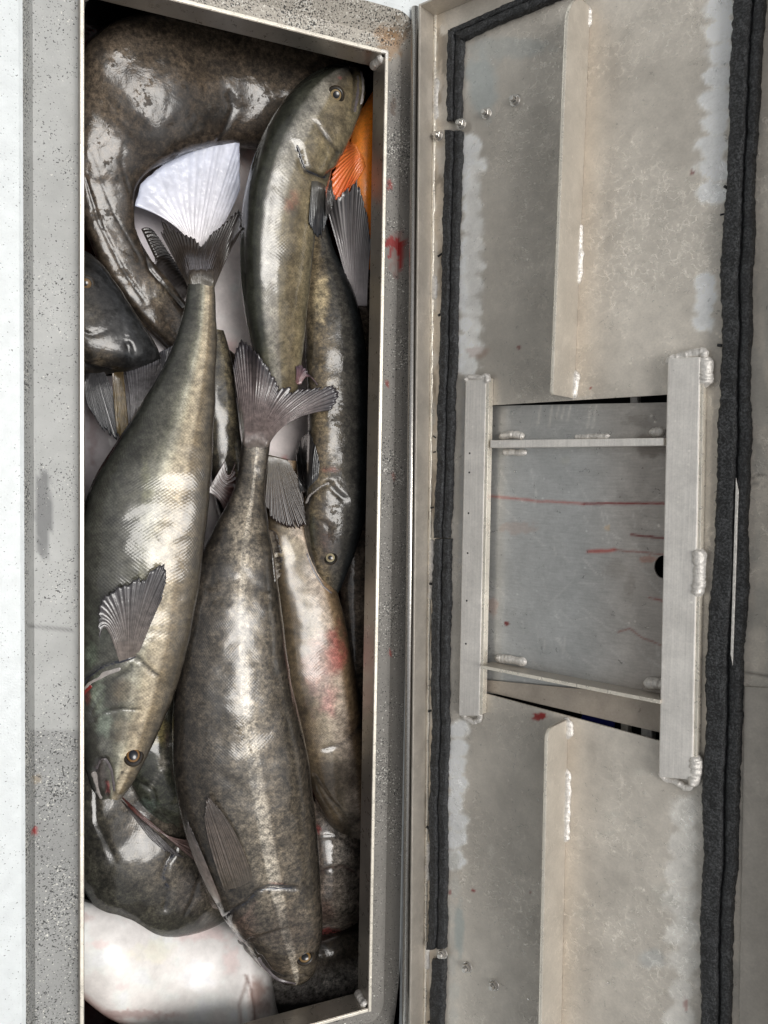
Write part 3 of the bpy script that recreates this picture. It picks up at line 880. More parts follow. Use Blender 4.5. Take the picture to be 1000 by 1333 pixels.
# cut a real finger hole: drop faces inside the circle
import bmesh
bm = bmesh.new(); bm.from_mesh(bay.data)
kill = []
for f in bm.faces:
    c = f.calc_center_median(); x, y = proj(np.array(c))
    if (x - 864) ** 2 / 12 ** 2 + (y - 738) ** 2 / 15 ** 2 < 1: kill.append(f)
bmesh.ops.delete(bm, geom=kill, context='FACES'); 
for v in bm.verts:
    if v.is_boundary:
        x, y = proj(np.array(v.co)); dx, dy = (x - 864) / 12, (y - 738) / 15; r = math.hypot(dx, dy)
        if r < 1.35: v.co = Vector(LP(864 + dx / r * 12, 738 + dy / r * 15, PH))
bm.to_mesh(bay.data); bm.free()
sm = bay.modifiers.new('thick', 'SOLIDIFY'); sm.thickness = 0.003; sm.offset = -1

def lbar(name, quad, h0, h1, mat, bv=.0012, parent=lid):
    return box(name, [LP(x, y, h1) - LN * h1 for (x, y) in quad], h0, h1, LN, mat, parent, bv)
bl = lbar('channel_bar', [(606, 494), (633, 492), (624, 932), (597, 932)], .0003, .011, M_BAR)
br = lbar('channel_bar', [(869, 466), (912, 464), (902, 1016), (857, 1012)], .0003, .013, M_BAR, .0016)
lbar('worn_edge', [(633.5, 492), (637, 492), (628, 930), (624.5, 930)], .0004, .0103, M_EDGE, .0005, bl)
lbar('worn_edge', [(912.5, 466), (916.5, 466), (907, 1010), (902.5, 1014)], .0004, .0118, M_EDGE, .0005, br)
# drilled dimples on the left bar
for y in (590, 615, 668, 720, 782, 838):
    c0 = LP(609.5 + (700 - y) * .02, y, .0108)
    tube('dimple', c0 - LN * .0002, c0 + LN * .0004, .0012, M_CAV, bl, 10)
# edge splatter and welds round bars
def wpath(pts, w, h, seed, hh=.002, mat=None, rip=.3):
    return weld(lid, [LP(x, y, hh) for x, y in pts], w, h, LN, seed, rip, .004, mat)
wpath([(606, 498), (612, 491), (628, 492), (634, 490), (636, 500)], .0036, .006, 41, .008)
wpath([(600, 925), (606, 934), (616, 940), (624, 938), (626, 928)], .0034, .003, 42)
wpath([(870, 476), (873, 466), (885, 464), (900, 461), (915, 458), (920, 466)], .0042, .005, 43, .008)
wpath([(918, 462), (919, 480), (917, 505)], .0068, .008, 44, .006)
wpath([(911, 712), (911, 735), (910, 750), (909, 778)], .0062, .008, 45, .008)
wpath([(906, 980), (907, 1000), (903, 1024)], .0064, .009, 46, .006)
wpath([(858, 1004), (866, 1014), (880, 1018), (892, 1026), (904, 1024)], .0036, .004, 47)
# ledges (flat bars standing on the plate)
lbar('ledge_bar', [(638, 573), (864, 570), (864, 580), (638, 583)], PH + .001, .010, M_BAR, .0008)
weld(lid, [LP(650, 568, PH + .001), LP(664, 566, PH + .002), LP(683, 568, PH + .001)], .005, .006, LN, 51, .4)
weld(lid, [LP(654, 589, PH + .001), LP(672, 589, PH + .001), LP(686, 589, PH + .001)], .0042, .004, LN, 52, .4)
weld(lid, [LP(748, 569, PH), LP(770, 568, PH), LP(794, 568, PH)], .003, .004, LN, 53, .4)
weld(lid, [LP(845, 564, PH), LP(866, 560, PH)], .005, .006, LN, 54, .4)
def ledge_low():
    b0 = [LP(641, 861, PH), LP(872, 905, PH)]
    d = (b0[1] - b0[0]); d /= np.linalg.norm(d); s = np.cross(LN, d); s = s if s[1] < 0 else -s
    q = [b0[0], b0[1], b0[1] + s * .004, b0[0] + s * .004]
    o = box('ledge_bar', q, .0004, .026, LN, M_ANGLE, lid, .0006)
    box('worn_edge', [q[0] + LN * .026, q[1] + LN * .026, q[2] + LN * .026, q[3] + LN * .026], .0002, .0012, LN, M_EDGE, o, .0004)
ledge_low()
weld(lid, [LP(645, 856, PH + .001), LP(664, 858, PH + .002), LP(686, 863, PH + .001)], .0048, .005, LN, 55, .5)
weld(lid, [LP(838, 889, PH + .001), LP(856, 889, PH + .002), LP(872, 893, PH + .001)], .006, .008, LN, 56, .5)
# folded lower edge of the latch bay
lo_sheet = lid_sheet('bay_apron', [((631, 885), (874, 908), (874, 957), (630, 899.5), 60, 12)], M_LID, lambda px, py: np.tile(s2l((168, 158, 146)), (len(px), 1)) * (0.85 + .3 * vn(px, py, 20, 71, 3))[:, None], PH + .003, lid)
# things seen in the dark slot behind the latch bay
blue = simple('blue_plastic', (18, 26, 92), .4)
box('blue_block', [LP(770, 905, -.03), LP(801, 905, -.03), LP(801, 1000, -.03), LP(740, 985, -.03)], 0, .006, LN, blue, lid, .001)
lbar('bracket', [(808, 920), (818, 922), (818, 990), (808, 990)], -.035, -.024, M_EDGE)
lbar('bracket', [(836, 925), (848, 925), (850, 990), (832, 990)], -.035, -.022, M_BAR)
lbar('bracket', [(820, 500), (830, 500), (830, 540), (820, 540)], -.035, -.024, M_BAR)

# ---- bolts with nuts and washers
def disc(name, c, r0, h0, h1, n, mat, parent, axis=LN, rtop=None):
    a = LU * math.cos(.4) + LV * math.sin(.4); b2 = np.cross(axis, a)
    ph = np.linspace(0, 2 * math.pi, n, endpoint=False)
    ring = np.cos(ph)[:, None] * a + np.sin(ph)[:, None] * b2
    rt = rtop or r0
    prof = [(r0, h0), (r0, h1 - .0004), (rt * .93, h1), (rt * .02, h1)]
    V = np.array([c + ring * r + axis * h for r, h in prof])
    return mesh_obj(name, V.reshape(-1, 3), grid_faces(4, n, 0, True), mat, parent, False)
for (x, y) in ((668, 130), (631, 147), (598, 161), (568, 176), (641, 1281), (606, 1258), (574, 1240), (546, 1220)):
    hh = .006 if x in (598, 574) else 0.0
    c = LP(x + 3, y + 1, hh)
    bo = disc('bolt', c, .0030, .0002, .0098, 14, M_STEEL, lid)
    disc('washer', c, .0072, .0001, .0011, 24, M_STEEL, bo)
    disc('nut', c, .0056, .0012, .0058, 6, M_STEEL, bo)
    for k in range(3):
        disc('thread', c, .0034, .0062 + k * .0011, .0068 + k * .0011, 14, M_STEEL, bo)

# ------------------------------------------------------------------ fish
SKIN = {
    'scaly': fish_skin('scaly_fish_skin', 0.36, 150, 1.0, 0.60, 1.0, 0.09, 0.16, big=.32, coatior=1.56, film=.40, filmsoft=.035),
    'mottled': fish_skin('mottled_fish_skin', 0.70, 180, 0.8, 0.62, 1.0, 0.08, 0.22, big=.48, coatior=1.56, film=.44, filmsoft=.035),
    'slick': fish_skin('slick_dark_fish_skin', 0.62, 165, 0.35, 0.6, 1.0, 0.02, .45, big=.45, coatior=1.5, film=.48, filmsoft=.012),
    'belly': fish_skin('white_belly_skin', 0.06, 60, 0.1, 0.4, .28, 0.08, 0.6, coatior=1.5, film=.3),
    'orange': fish_skin('orange_fish_skin', 0.16, 170, 0.9, 0.4, .5, 0.08, 0.5, coatior=1.5, film=.3),
}
TREES = []
BODYCOL = {}

def catmull(K, t):
    K = np.asarray(K, float); n = len(K)
    d = np.r_[0, np.cumsum(np.maximum(np.linalg.norm(np.diff(K[:, :4], axis=0), axis=1), 1e-3) ** 0.8)]; d /= d[-1]
    # monotone-ish cubic hermite on the parameter d
    m = np.zeros_like(K)
    m[1:-1] = (K[2:] - K[:-2]) / (d[2:] - d[:-2])[:, None]
    m[0] = (K[1] - K[0]) / (d[1] - d[0]); m[-1] = (K[-1] - K[-2]) / (d[-1] - d[-2])
    i = np.clip(np.searchsorted(d, t, 'right') - 1, 0, n - 2)
    h = (d[i + 1] - d[i])[:, None]; u = ((t - d[i]) / (d[i + 1] - d[i]))[:, None]
    return ((2 * u ** 3 - 3 * u ** 2 + 1) * K[i] + (u ** 3 - 2 * u ** 2 + u) * h * m[i] + (-2 * u ** 3 + 3 * u ** 2) * K[i + 1] + (u ** 3 - u ** 2) * h * m[i + 1])

def ramp(t, stops):
    xs = [s[0] for s in stops]; cs = np.array([s2l(s[1]) for s in stops])
    return np.stack([np.interp(t, xs, cs[:, k]) for k in range(3)], -1)

def fish(name, label, cat, stations, th, skin, cross, creases=(), blobs=(), power=2.55, group='fish piled in the hold', scaly=1.0, headend=0.2, step=2.6, tone=None, skew=0.0):
    """stations: (xl, yl, xr, yr, z) photo pixels of both outlines, tail to nose; z = height of the body's middle"""
    if tone is None: tone = {'belly': 1.08, 'orange': 1.6}.get(skin, .74)
    K = np.array(stations, float)
    cen = (K[:, :2] + K[:, 2:4]) / 2
    length = np.linalg.norm(np.diff(cen, axis=0), axis=1).sum()
    n = int(length / step) + 8
    S = catmull(K, np.linspace(0, 1, n))
    Lp = P(S[:, 0], S[:, 1], S[:, 4]); Rp = P(S[:, 2], S[:, 3], S[:, 4])
    c = (Lp + Rp) / 2; a = (Rp - Lp) / 2
    ha = np.linalg.norm(a, axis=1); an = a / ha[:, None]
    view = CAM - c; view /= np.linalg.norm(view, axis=1)[:, None]
    upv = view * 0.6 + np.array([0, 0, 1.0]) * 0.4
    up = upv - (upv * an).sum(1)[:, None] * an; up /= np.linalg.norm(up, axis=1)[:, None]
    nt_, nb_ = max(int(np.max(np.hypot(K[:, 2] - K[:, 0], K[:, 3] - K[:, 1])) / 2.3), 24), 18
    ph = np.r_[np.linspace(0, math.pi, nt_, endpoint=False), np.linspace(math.pi, 2 * math.pi, nb_, endpoint=False)]
    # finer near the rims of the visible side
    e = 2 / power
    cx = np.sign(np.cos(ph)) * np.abs(np.cos(ph)) ** e; sy = np.sign(np.sin(ph)) * np.abs(np.sin(ph)) ** e
    cx0 = cx; cx = cx - skew * np.clip(sy, 0, 1) * (1 - np.abs(cx) ** 2.0)
    V = c[:, None] - a[:, None] * cx[None, :, None] + up[:, None] * (sy[None, :, None] * (ha * th)[:, None, None])
    # normals (approx) for displacement
    dV = np.gradient(V, axis=0); dW = np.roll(V, -1, 1) - np.roll(V, 1, 1)
    nrm = np.cross(dV, dW); nl = np.linalg.norm(nrm, axis=2, keepdims=True); nrm = nrm / (nl + 1e-12)
    sgn = np.sign(((V - c[:, None]) * nrm).sum(2).mean()); nrm = nrm * sgn
    px, py = proj(V)
    t = np.broadcast_to(-cx[None, :], px.shape)
    cx = cx0
    s = np.broadcast_to(np.linspace(0, 1, n)[:, None], px.shape)
    topm = (sy > 0)[None, :] * np.ones_like(px)
    shade = ramp(t.ravel(), cross)
    pxr, pyr = px.ravel(), py.ravel()
    col = shade
    # slow patchiness of the skin itself
    seed = (abs(hash(label)) if False else sum(map(ord, label))) % 97
    col = col * (0.86 + 0.28 * vn(pxr, pyr, 26, seed, 4))[:, None]
    for bl in blobs:
        (bx, by, rx, ry, bc, k) = bl[:6]
        nzz = vn(pxr, pyr, max(min(rx, ry) * .5, 3), int(bx), 3)
        w = (sstep(0, .7, 1 - np.hypot((pxr - bx) / rx, (pyr - by) / ry) - (nzz - .5) * .9) * k * (topm.ravel() > 0))[:, None]
        col = col * (1 - w) + s2l(bc) * w
    disp = ((vn(pxr, pyr, 40, seed + 1, 3) - .5) * .0040 + (vn(pxr, pyr * .6, 95, seed + 2, 2) - .5) * .0075) * min(1, ha.max() / .05) * topm.ravel()
    for cr in creases:
        pts, wd, dep, stp, cc, k = cr
        best = np.full(len(pxr), 1e9); sd = np.zeros(len(pxr))
        sm_ = np.array(pts, float)
        for (x0, y0), (x1, y1) in zip(sm_[:-1], sm_[1:]):
            dx, dy = x1 - x0, y1 - y0; L = dx * dx + dy * dy + 1e-9
            tt = np.clip(((pxr - x0) * dx + (pyr - y0) * dy) / L, 0, 1)
            ds = np.hypot(pxr - x0 - tt * dx, pyr - y0 - tt * dy)
            si = np.sign((pxr - x0) * dy - (pyr - y0) * dx)
            u = ds < best; best = np.where(u, ds, best); sd = np.where(u, si, sd)
        g = np.exp(-(best / wd) ** 2) * topm.ravel()
        disp = disp - dep * .75 * g
        if stp:
            disp = disp + .6 * stp * sstep(-1.5, 1.5, best * sd) * np.exp(-best / 22) * topm.ravel()
        w = (np.exp(-(best / (wd * .8)) ** 2) * k * topm.ravel())[:, None]
        col = col * (1 - w) + s2l(cc) * w
    V = V + nrm * disp.reshape(px.shape)[..., None]
    arc = np.r_[0, np.cumsum(np.linalg.norm(np.diff(c, axis=0), axis=1))]
    au = np.broadcast_to(arc[:, None], px.shape)
    av = (ph[None, :] - math.pi / 2) * (ha.max() * 1.1)
    uv = np.stack([au, np.broadcast_to(av, px.shape)], -1).reshape(-1, 2)
    scl = scaly * sstep(1.0, 1.0 - headend * 1.3, s).ravel() if headend else scaly + 0 * s.ravel()
    if headend < 0: scl = scaly * np.ones(s.size)
    K2 = len(ph)
    Fc = grid_faces(n, K2, 0, True)
    V2 = V.reshape(-1, 3)
    # close both ends
    V2 = np.vstack([V2, c[0], c[-1]]); k0, k1 = len(V2) - 2, len(V2) - 1
    j = np.arange(K2); j2 = (j + 1) % K2
    caps = np.concatenate([np.stack([np.full(K2, k0), j, j2, j2], -1), np.stack([np.full(K2, k1), (n - 1) * K2 + j2, (n - 1) * K2 + j, (n - 1) * K2 + j], -1)])
    if skin not in ('belly', 'orange'):
        g = col @ np.array([.3, .55, .15]); col = g[:, None] * .22 + col * .78; col = col * np.array([1.03, 1.0, .945])
    col = col * tone
    col = np.vstack([np.clip(col, .003, .95), np.clip(col, .003, .95)[[0, -1]]]); uv = np.vstack([uv, uv[[0, -1]]]); scl = np.r_[scl, 0, 0]
    f = Fc[len(Fc) // 2]
    fn = np.cross(V2[f[1]] - V2[f[0]], V2[f[2]] - V2[f[0]])
    if fn @ nrm.reshape(-1, 3)[f[0]] < 0: Fc = Fc[:, ::-1]
    root = empty(name, c[n // 2] * np.array([1, 1, 0]) + np.array([0, 0, c[n // 2][2] - ha.max() * th]))
    tag(root, label, cat, group)
    BODYCOL[root.name] = col[:len(V2) - 2].reshape(n, K2, 3)[: max(n // 8, 3), : len(ph) - nb_].mean((0, 1))
    body = mesh_obj('body', V2, Fc, SKIN[skin], root, True, col, uv, {'scaly': scl})
    TREES.append(BVHTree.FromPolygons([tuple(v) for v in V2], [tuple(int(q) for q in r) for r in Fc]))
    return root

def cast(px, py, trees=None):
    d = ray(px, py); out = np.full(len(px), np.nan)
    cv = Vector(CAM)
    for i in range(len(px)):
        dn = Vector(d[i]); L = dn.length; dn.normalize(); best = 1e9
        for tr in (trees or TREES):
            r = tr.ray_cast(cv, dn)
            if r[0] is not None and r[3] < best: best = r[3]
        if best < 1e8: out[i] = best / L
    return out

def poly_rs(p, n):
    p = np.asarray(p, float)
    if len(p) == 1: return np.repeat(p, n, 0)
    d = np.r_[0, np.cumsum(np.linalg.norm(np.diff(p, axis=0), axis=1))]
    t = np.linspace(0, d[-1], n)
    return np.stack([np.interp(t, d, p[:, 0]), np.interp(t, d, p[:, 1])], -1)

def fin(parent, rows, nr, c0, c1, raycol, name='pectoral_fin', lift=.0015, amp=.0009, rag=2.0, stiff=0.0, duty=.45, rayk=.6, zfree=None, edge=None, seed=1, curl=0.0, fintone=.72, blend=0):
    """rows: pixel polylines from fin base to fin tip; nr rays"""
    nr = int(nr * 1.6); amp = amp * .5; nu = nr * 5 + 1
    R = [poly_rs(r, nu) for r in rows]
    R = np.array(R); m = 34
    tt = np.linspace(0, 1, m); kk = np.linspace(0, 1, len(R))
    if len(R) > 2:
        G = np.zeros((m, nu, 2))
        for q in range(2):
            for j in range(nu):
                co = np.polyfit(kk, R[:, j, q], len(R) - 1); G[:, j, q] = np.polyval(co, tt)
    else: G = R[0][None] * (1 - tt)[:, None, None] + R[1][None] * tt[:, None, None]
    ray_ph = np.arange(nu) / 5.0 + 1.1 * vn(np.arange(nu) * 1.0, np.zeros(nu) + seed, 11, seed, 2)
    r_ = np.random.default_rng(seed)
    # ragged free edge, rays of slightly unequal length
    ext = np.interp(np.arange(nu), np.arange(0, nu, 5), r_.uniform(-1, 1, len(np.arange(0, nu, 5)))) + .7 * np.cos(2 * math.pi * ray_ph) - 4.0 * sstep(.66, .74, vn(np.arange(nu) * 1.0, np.zeros(nu) + seed * 3.3, 7, seed + 1, 2))
    dirn = G[-1] - G[-5]; dirn /= np.linalg.norm(dirn, axis=1)[:, None] + 1e-9
    G = G + (dirn * (ext * rag)[:, None])[None] * (tt ** 3)[:, None, None]
    jit = np.interp(np.arange(nu), np.arange(0, nu, 5), r_.uniform(-1, 1, len(np.arange(0, nu, 5))))
    px, py = G[..., 0], G[..., 1]
    D = cast(px.ravel(), py.ravel()).reshape(px.shape)
    base_ok = ~np.isnan(D[0])
    dflt = np.nanmean(D[0]) if base_ok.any() else (CAM[2] + .1) / .9
    lf = (lift * sstep(0, .3, tt) - .0022 * sstep(.22, 0, tt))[:, None]
    lim = np.where(np.isnan(D), 9.0, D - lf)
    if zfree is not None:
        dd = ray(px.ravel(), py.ravel()); lz = ((zfree - CAM[2]) / dd[:, 2]).reshape(px.shape)
        T = np.minimum(np.where(np.isnan(D), lz, lz), lim); T0 = lz.copy()
    else:
        T = np.where(np.isnan(D), dflt, D - lf); T0 = None
    T = np.minimum(T, np.nanmax(np.where(np.isnan(D[0]), dflt, D[0])) + .035)
    for it in range(90):
        A = T.copy()
        A[1:-1] = (T[:-2] + T[2:]) / 2; A[-1] = 2 * T[-2] - T[-3] if it % 3 == 0 else T[-1]
        B_ = A.copy(); B_[:, 1:-1] = (A[:, :-2] + A[:, 2:] + 2 * A[:, 1:-1]) / 4
        B_[0] = T[0]; B_[1] = T[1]
        T = np.minimum(B_ * .7 + T * .3, lim)
    T = T - stiff * (tt ** 1.5)[:, None]
    if curl: T = T - curl * (np.linspace(0, 1, nu) ** 2)[None, :] * tt[:, None]
    ridge = (.5 + .5 * np.cos(2 * math.pi * ray_ph)) ** 2
    T = T - amp * (ridge[None, :] * (1.35 * sstep(0, .35, tt))[:, None]) - (jit[None, :] * tt[:, None] * amp * .8)
    V = CAM + ray(px, py) * T[..., None]
    rk = np.clip(ridge[None, :] * rayk * .8 * (.5 + .8 * vn(px.ravel(), py.ravel(), 14, seed + 50, 3).reshape(px.shape)) * (1 - .25 * tt[:, None]) + 0 * px, 0, 1)[..., None]
    s3 = tt[:, None, None]
    col = s2l(c0) * (1 - s3) + s2l(c1) * s3
    col = col * (0.75 + 0.5 * vn(px.ravel(), py.ravel(), 9, seed, 3).reshape(px.shape))[..., None]
    col = col * (1 - rk) + s2l(raycol) * rk
    col = col * fintone
    if 'tail' in name and fintone < 1 or blend:
        w = sstep(.42, .0, s3); col = col * (1 - w) + BODYCOL[parent.name] * w
    if edge is not None:
        w = sstep(.86, 1, s3) * .8; col = col * (1 - w) + s2l(edge) * w
    # rounded rod-like rays between thin web, closed with thickness
    Fc = grid_faces(m, nu); Vf = V.reshape(-1, 3)
    f = Fc[0]
    if np.cross(Vf[f[1]] - Vf[f[0]], Vf[f[2]] - Vf[f[0]]) @ (CAM - Vf[f[0]]) < 0: Fc = Fc[:, ::-1]
    o = mesh_obj(name, Vf, Fc, M_FINP if fintone in (.92, 1.0) else M_FIN, parent, True, np.clip(col, .003, .9).reshape(-1, 3))
    sm = o.modifiers.new('thick', 'SOLIDIFY'); sm.thickness = .0007; sm.offset = -1
    TREES.append(BVHTree.FromPolygons([tuple(v) for v in Vf], [tuple(int(q) for q in r) for r in Fc]))
    return o

m_eye, nt, b = newmat('wet_eye')
nt.links.new(colattr(nt), b.inputs['Base Color'])
b.inputs['Roughness'].default_value = .15; b.inputs['Coat Weight'].default_value = 1; b.inputs['Coat Roughness'].default_value = .03; b.inputs['Coat IOR'].default_value = 1.35
def eye(parent, x, y, r, iris=(176, 150, 96), ring=(40, 36, 30), asp=1.0, rot=0.0, look=(0, 0), pupil=.58, pcol=(6, 8, 14)):
    D = cast(np.array([x, x - r, x + r, x, x]), np.array([y, y, y, y - r, y + r]))
    t = D[0]
    c = CAM + ray(np.array([x]), np.array([y]))[0] * t
    mpp = t * 1.0 / F_PX * 1.0
    R = r * mpp
    v = CAM - c; v /= np.linalg.norm(v)
    ax = np.cross((0, 1, 0), v); ax /= np.linalg.norm(ax); ay = np.cross(v, ax)
    A = ax * math.cos(rot) + ay * math.sin(rot); B = -ax * math.sin(rot) + ay * math.cos(rot)
    rr = np.r_[0.001, np.linspace(.08, 1.0, 26), 1.12, 1.28, 1.45]; n = 40
    ph = np.linspace(0, 2 * math.pi, n, endpoint=False)
    h = np.where(rr <= 1, .62 * np.sqrt(np.clip(1.08 - rr ** 2, 0, 2)) - .02, 0)
    h = np.where(rr > 1, np.interp(rr, [1, 1.12, 1.28, 1.45], [.12, .14, .02, -.30]), h)
    V = c + (A * R) * 1.0 * (rr[:, None] * np.cos(ph))[..., None] + (B * R * asp) * (rr[:, None] * np.sin(ph))[..., None] + v * (R * (h[:, None] + 0 * ph))[..., None]
    cx = rr[:, None] * np.cos(ph) - look[0]; cy = rr[:, None] * np.sin(ph) - look[1]
    q = np.hypot(cx, cy)
    ir = sstep(pupil - .04, pupil + .04, q)[..., None]
    nz = vn(np.cos(ph)[None, :] * 9 + rr[:, None], np.sin(ph)[None, :] * 9 + 0 * rr[:, None], 1.5, 3, 2)[..., None]
    col = s2l(pcol) * (1 - ir) + s2l(iris) * (.75 + .5 * nz) * ir
    rim = sstep(pupil + .02, pupil + .10, q)[..., None] * sstep(pupil + .22, pupil + .12, q)[..., None]
    col = col * (1 - rim * .7) + s2l((176, 128, 70)) * rim * .55
    col = col * .62
    out = sstep(.80, .92, rr)[:, None, None]
    col = col * (1 - out) + s2l(ring) * out
    sk = sstep(1.12, 1.4, rr)[:, None, None]; col = col * (1 - sk) + s2l((62, 54, 44)) * sk
    V = V.reshape(-1, 3); Fc = grid_faces(len(rr), n, 0, True); f = Fc[n * 5]
    if np.cross(V[f[1]] - V[f[0]], V[f[2]] - V[f[0]]) @ v < 0: Fc = Fc[:, ::-1]
    return mesh_obj('eye', V, Fc, m_eye, parent, True, np.broadcast_to(col, q.shape + (3,)).reshape(-1, 3))

NAVY = (34, 38, 46); DK = (20, 17, 14)
# --- lowest: pale flatfish showing between the others
f = fish('flatfish', 'white underside of a flatfish glimpsed through gaps between the dark fish in the middle', 'flatfish',
         [(250, 120, 300, 120, -.235), (200, 140, 345, 140, -.23), (165, 200, 345, 220, -.225), (125, 330, 410, 330, -.22), (98, 450, 425, 450, -.22), (98, 580, 430, 580, -.22), (120, 690, 420, 690, -.225), (180, 760, 380, 760, -.23)],
         .16, 'belly', [(-1, (176, 168, 172)), (-.6, (196, 190, 194)), (0, (240, 232, 230)), (1, (236, 224, 222))],
         blobs=[(300, 460, 18, 30, (240, 200, 196), .5), (325, 200, 20, 26, (226, 190, 180), .7), (122, 560, 10, 50, (110, 70, 56), .8), (140, 560, 50, 90, (168, 162, 166), .7), (370, 600, 8, 10, (214, 90, 90), .5)], scaly=.1)
fin(f, [[(252, 322), (268, 322)], [(222, 290), (292, 290)], [(176, 268), (184, 238), (214, 212), (246, 198), (276, 170), (296, 146), (311, 170), (313, 246)]], 11, (250, 240, 236), (206, 212, 232), (228, 228, 234), 'tail_fin', .002, .0005, .7, zfree=-.145, rayk=.22, seed=5, fintone=.92)
# --- bottom halibut belly
f = fish('flatfish', 'large pure white fish belly bulging beside the bottom left rim', 'flatfish',
         [(40, 1130, 35, 1255, -.165), (70, 1155, 66, 1262, -.15), (112, 1174, 104, 1292, -.14), (168, 1184, 152, 1328, -.135), (222, 1188, 217, 1356, -.165), (278, 1196, 278, 1392, -.165), (322, 1214, 324, 1396, -.135), (348, 1246, 352, 1392, -.145), (358, 1290, 362, 1380, -.155), (366, 1330, 367, 1352, -.16)],
         .62, 'belly', [(-1, (236, 232, 230)), (-.2, (246, 242, 238)), (.6, (240, 234, 230)), (.86, (206, 176, 168)), (.97, (120, 96, 62)), (1, (110, 90, 50))],
         blobs=[(335, 1300, 22, 44, (150, 122, 112), .85), (262, 1215, 60, 14, (232, 206, 204), .6), (170, 1322, 80, 9, (176, 140, 134), .6), (270, 1345, 80, 10, (170, 130, 124), .5), (260, 1270, 30, 24, (226, 230, 240), .5), (200, 1240, 40, 20, (248, 240, 214), .4), (130, 1230, 16, 8, (234, 200, 196), .4), (300, 1250, 14, 26, (236, 206, 202), .45), (160, 1285, 12, 6, (214, 190, 188), .35), (108, 1195, 16, 10, (216, 190, 184), .5)],
         creases=[([(318, 1270), (330, 1290), (334, 1340)], 2.5, .002, 0, (112, 84, 76), .7), ([(322, 1272), (310, 1310), (314, 1345)], 3, .0015, .001, (140, 110, 100), .5)], power=2.1, scaly=.1)
# --- fish lying along the bottom right corner
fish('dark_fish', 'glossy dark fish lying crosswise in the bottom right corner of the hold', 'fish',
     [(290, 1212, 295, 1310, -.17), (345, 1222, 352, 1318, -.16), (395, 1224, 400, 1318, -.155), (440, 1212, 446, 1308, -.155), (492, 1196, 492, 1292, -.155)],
     .45, 'slick', [(-1, (60, 54, 46)), (-.5, (96, 86, 74)), (0, (206, 200, 194)), (.35, (176, 168, 164)), (.5, (50, 42, 40)), (1, (30, 26, 26))],  # pale middle stops: grey wet sheen painted into the skin colour
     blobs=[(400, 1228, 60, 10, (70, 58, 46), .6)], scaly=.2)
# --- the big curled fish
f = fish('curled_fish', 'large blackish brown fish curled round the top left corner of the hold', 'fish',
         [(300, 530, 325, 480, -.19), (262, 500, 288, 448, -.185), (215, 452, 252, 405, -.175), (168, 402, 224, 370, -.165), (128, 340, 196, 334, -.16), (103, 275, 178, 298, -.155), (95, 205, 178, 258, -.15), (98, 130, 194, 230, -.15), (114, 54, 226, 208, -.14), (182, 22, 264, 194, -.14), (270, 26, 302, 190, -.15), (350, 34, 352, 194, -.155), (420, 46, 418, 200, -.16), (458, 76, 455, 175, -.17), (472, 110, 470, 140, -.18)],
         .52, 'slick', [(-1, (66, 56, 46)), (-.5, (96, 82, 66)), (.1, (84, 70, 54)), (.6, (62, 51, 40)), (1, (72, 60, 48))],
         blobs=[(360, 120, 90, 60, (84, 72, 58), .6), (205, 380, 26, 22, (130, 118, 100), .6), (420, 90, 20, 10, (120, 110, 100), .5), (235, 150, 70, 30, (44, 37, 31), .6), (310, 130, 60, 26, (40, 34, 28), .4)],
         creases=[([(300, 122), (306, 140), (296, 166), (286, 184)], 4, .002, .001, (20, 22, 28), .7), ([(112, 232), (130, 290), (160, 350), (190, 392)], 2.2, .0015, .0006, (22, 19, 17), .7), ([(118, 200), (150, 280), (182, 336)], 2, .0006, 0, (34, 29, 25), .5),
                  ([(170, 250), (158, 210), (170, 160), (210, 120)], 2.5, .0006, 0, (30, 26, 22), .5), ([(186, 300), (196, 350), (240, 400)], 3, .003, .001, (24, 21, 18), .6)], scaly=.35, headend=-1, skew=-.38)
fin(f, [[(182, 300), (204, 352), (236, 396)], [(190, 296), (216, 340), (248, 384)], [(200, 300), (228, 340), (262, 378)]], 15, (58, 50, 44), (36, 32, 32), (120, 112, 106), 'dorsal_fin', .002, .0012, 1.5, rayk=.35, seed=8)
# --- left head
f = fish('dark_fish', 'blackish fish head with a bronze eye tucked against the left rim', 'fish',
         [(84, 318, 102, 322, -.15), (74, 330, 122, 334, -.14), (68, 358, 146, 360, -.13), (66, 395, 168, 395, -.125), (66, 430, 190, 432, -.125), (68, 458, 207, 462, -.13), (74, 478, 205, 478, -.14), (92, 492, 176, 486, -.15)],
         .55, 'slick', [(-1, (46, 42, 38)), (-.2, (58, 52, 46)), (.25, (40, 38, 38)), (.6, (34, 36, 40)), (1, (44, 46, 48))],
         blobs=[(128, 455, 26, 30, (88, 76, 58), .7), (120, 410, 16, 20, (86, 80, 70), .6), (112, 440, 14, 12, (130, 118, 100), .4), (168, 462, 9, 8, (60, 66, 74), .6)],
         creases=[([(106, 474), (125, 482), (150, 486), (164, 476), (170, 460), (168, 448)], 3, .004, -.003, (20, 22, 26), .8), ([(104, 430), (120, 436), (138, 428), (146, 412)], 2, .002, .001, (26, 24, 22), .6)], scaly=.2, headend=-1)
eye(f, 112, 369, 7.5, (150, 120, 84), (70, 68, 66), 1.0, 0, (-.1, 0), .4)
fin(f, [[(163, 478), (200, 462), (232, 446)], [(168, 512), (196, 500), (222, 482)], [(170, 548), (190, 528), (212, 498)]], 13, (60, 60, 70), (186, 182, 184), (196, 194, 198), 'dorsal_fin', .003, .0016, 2, zfree=-.15, rayk=.55, seed=9)
fin(f, [[(108, 484), (134, 480)], [(112, 520), (146, 510)], [(120, 536), (134, 560), (152, 573), (156, 545)]], 10, (40, 38, 38), (40, 42, 50), (74, 74, 78), 'pectoral_fin', .003, .0012, 1.5, zfree=-.13, rayk=.5, seed=10)
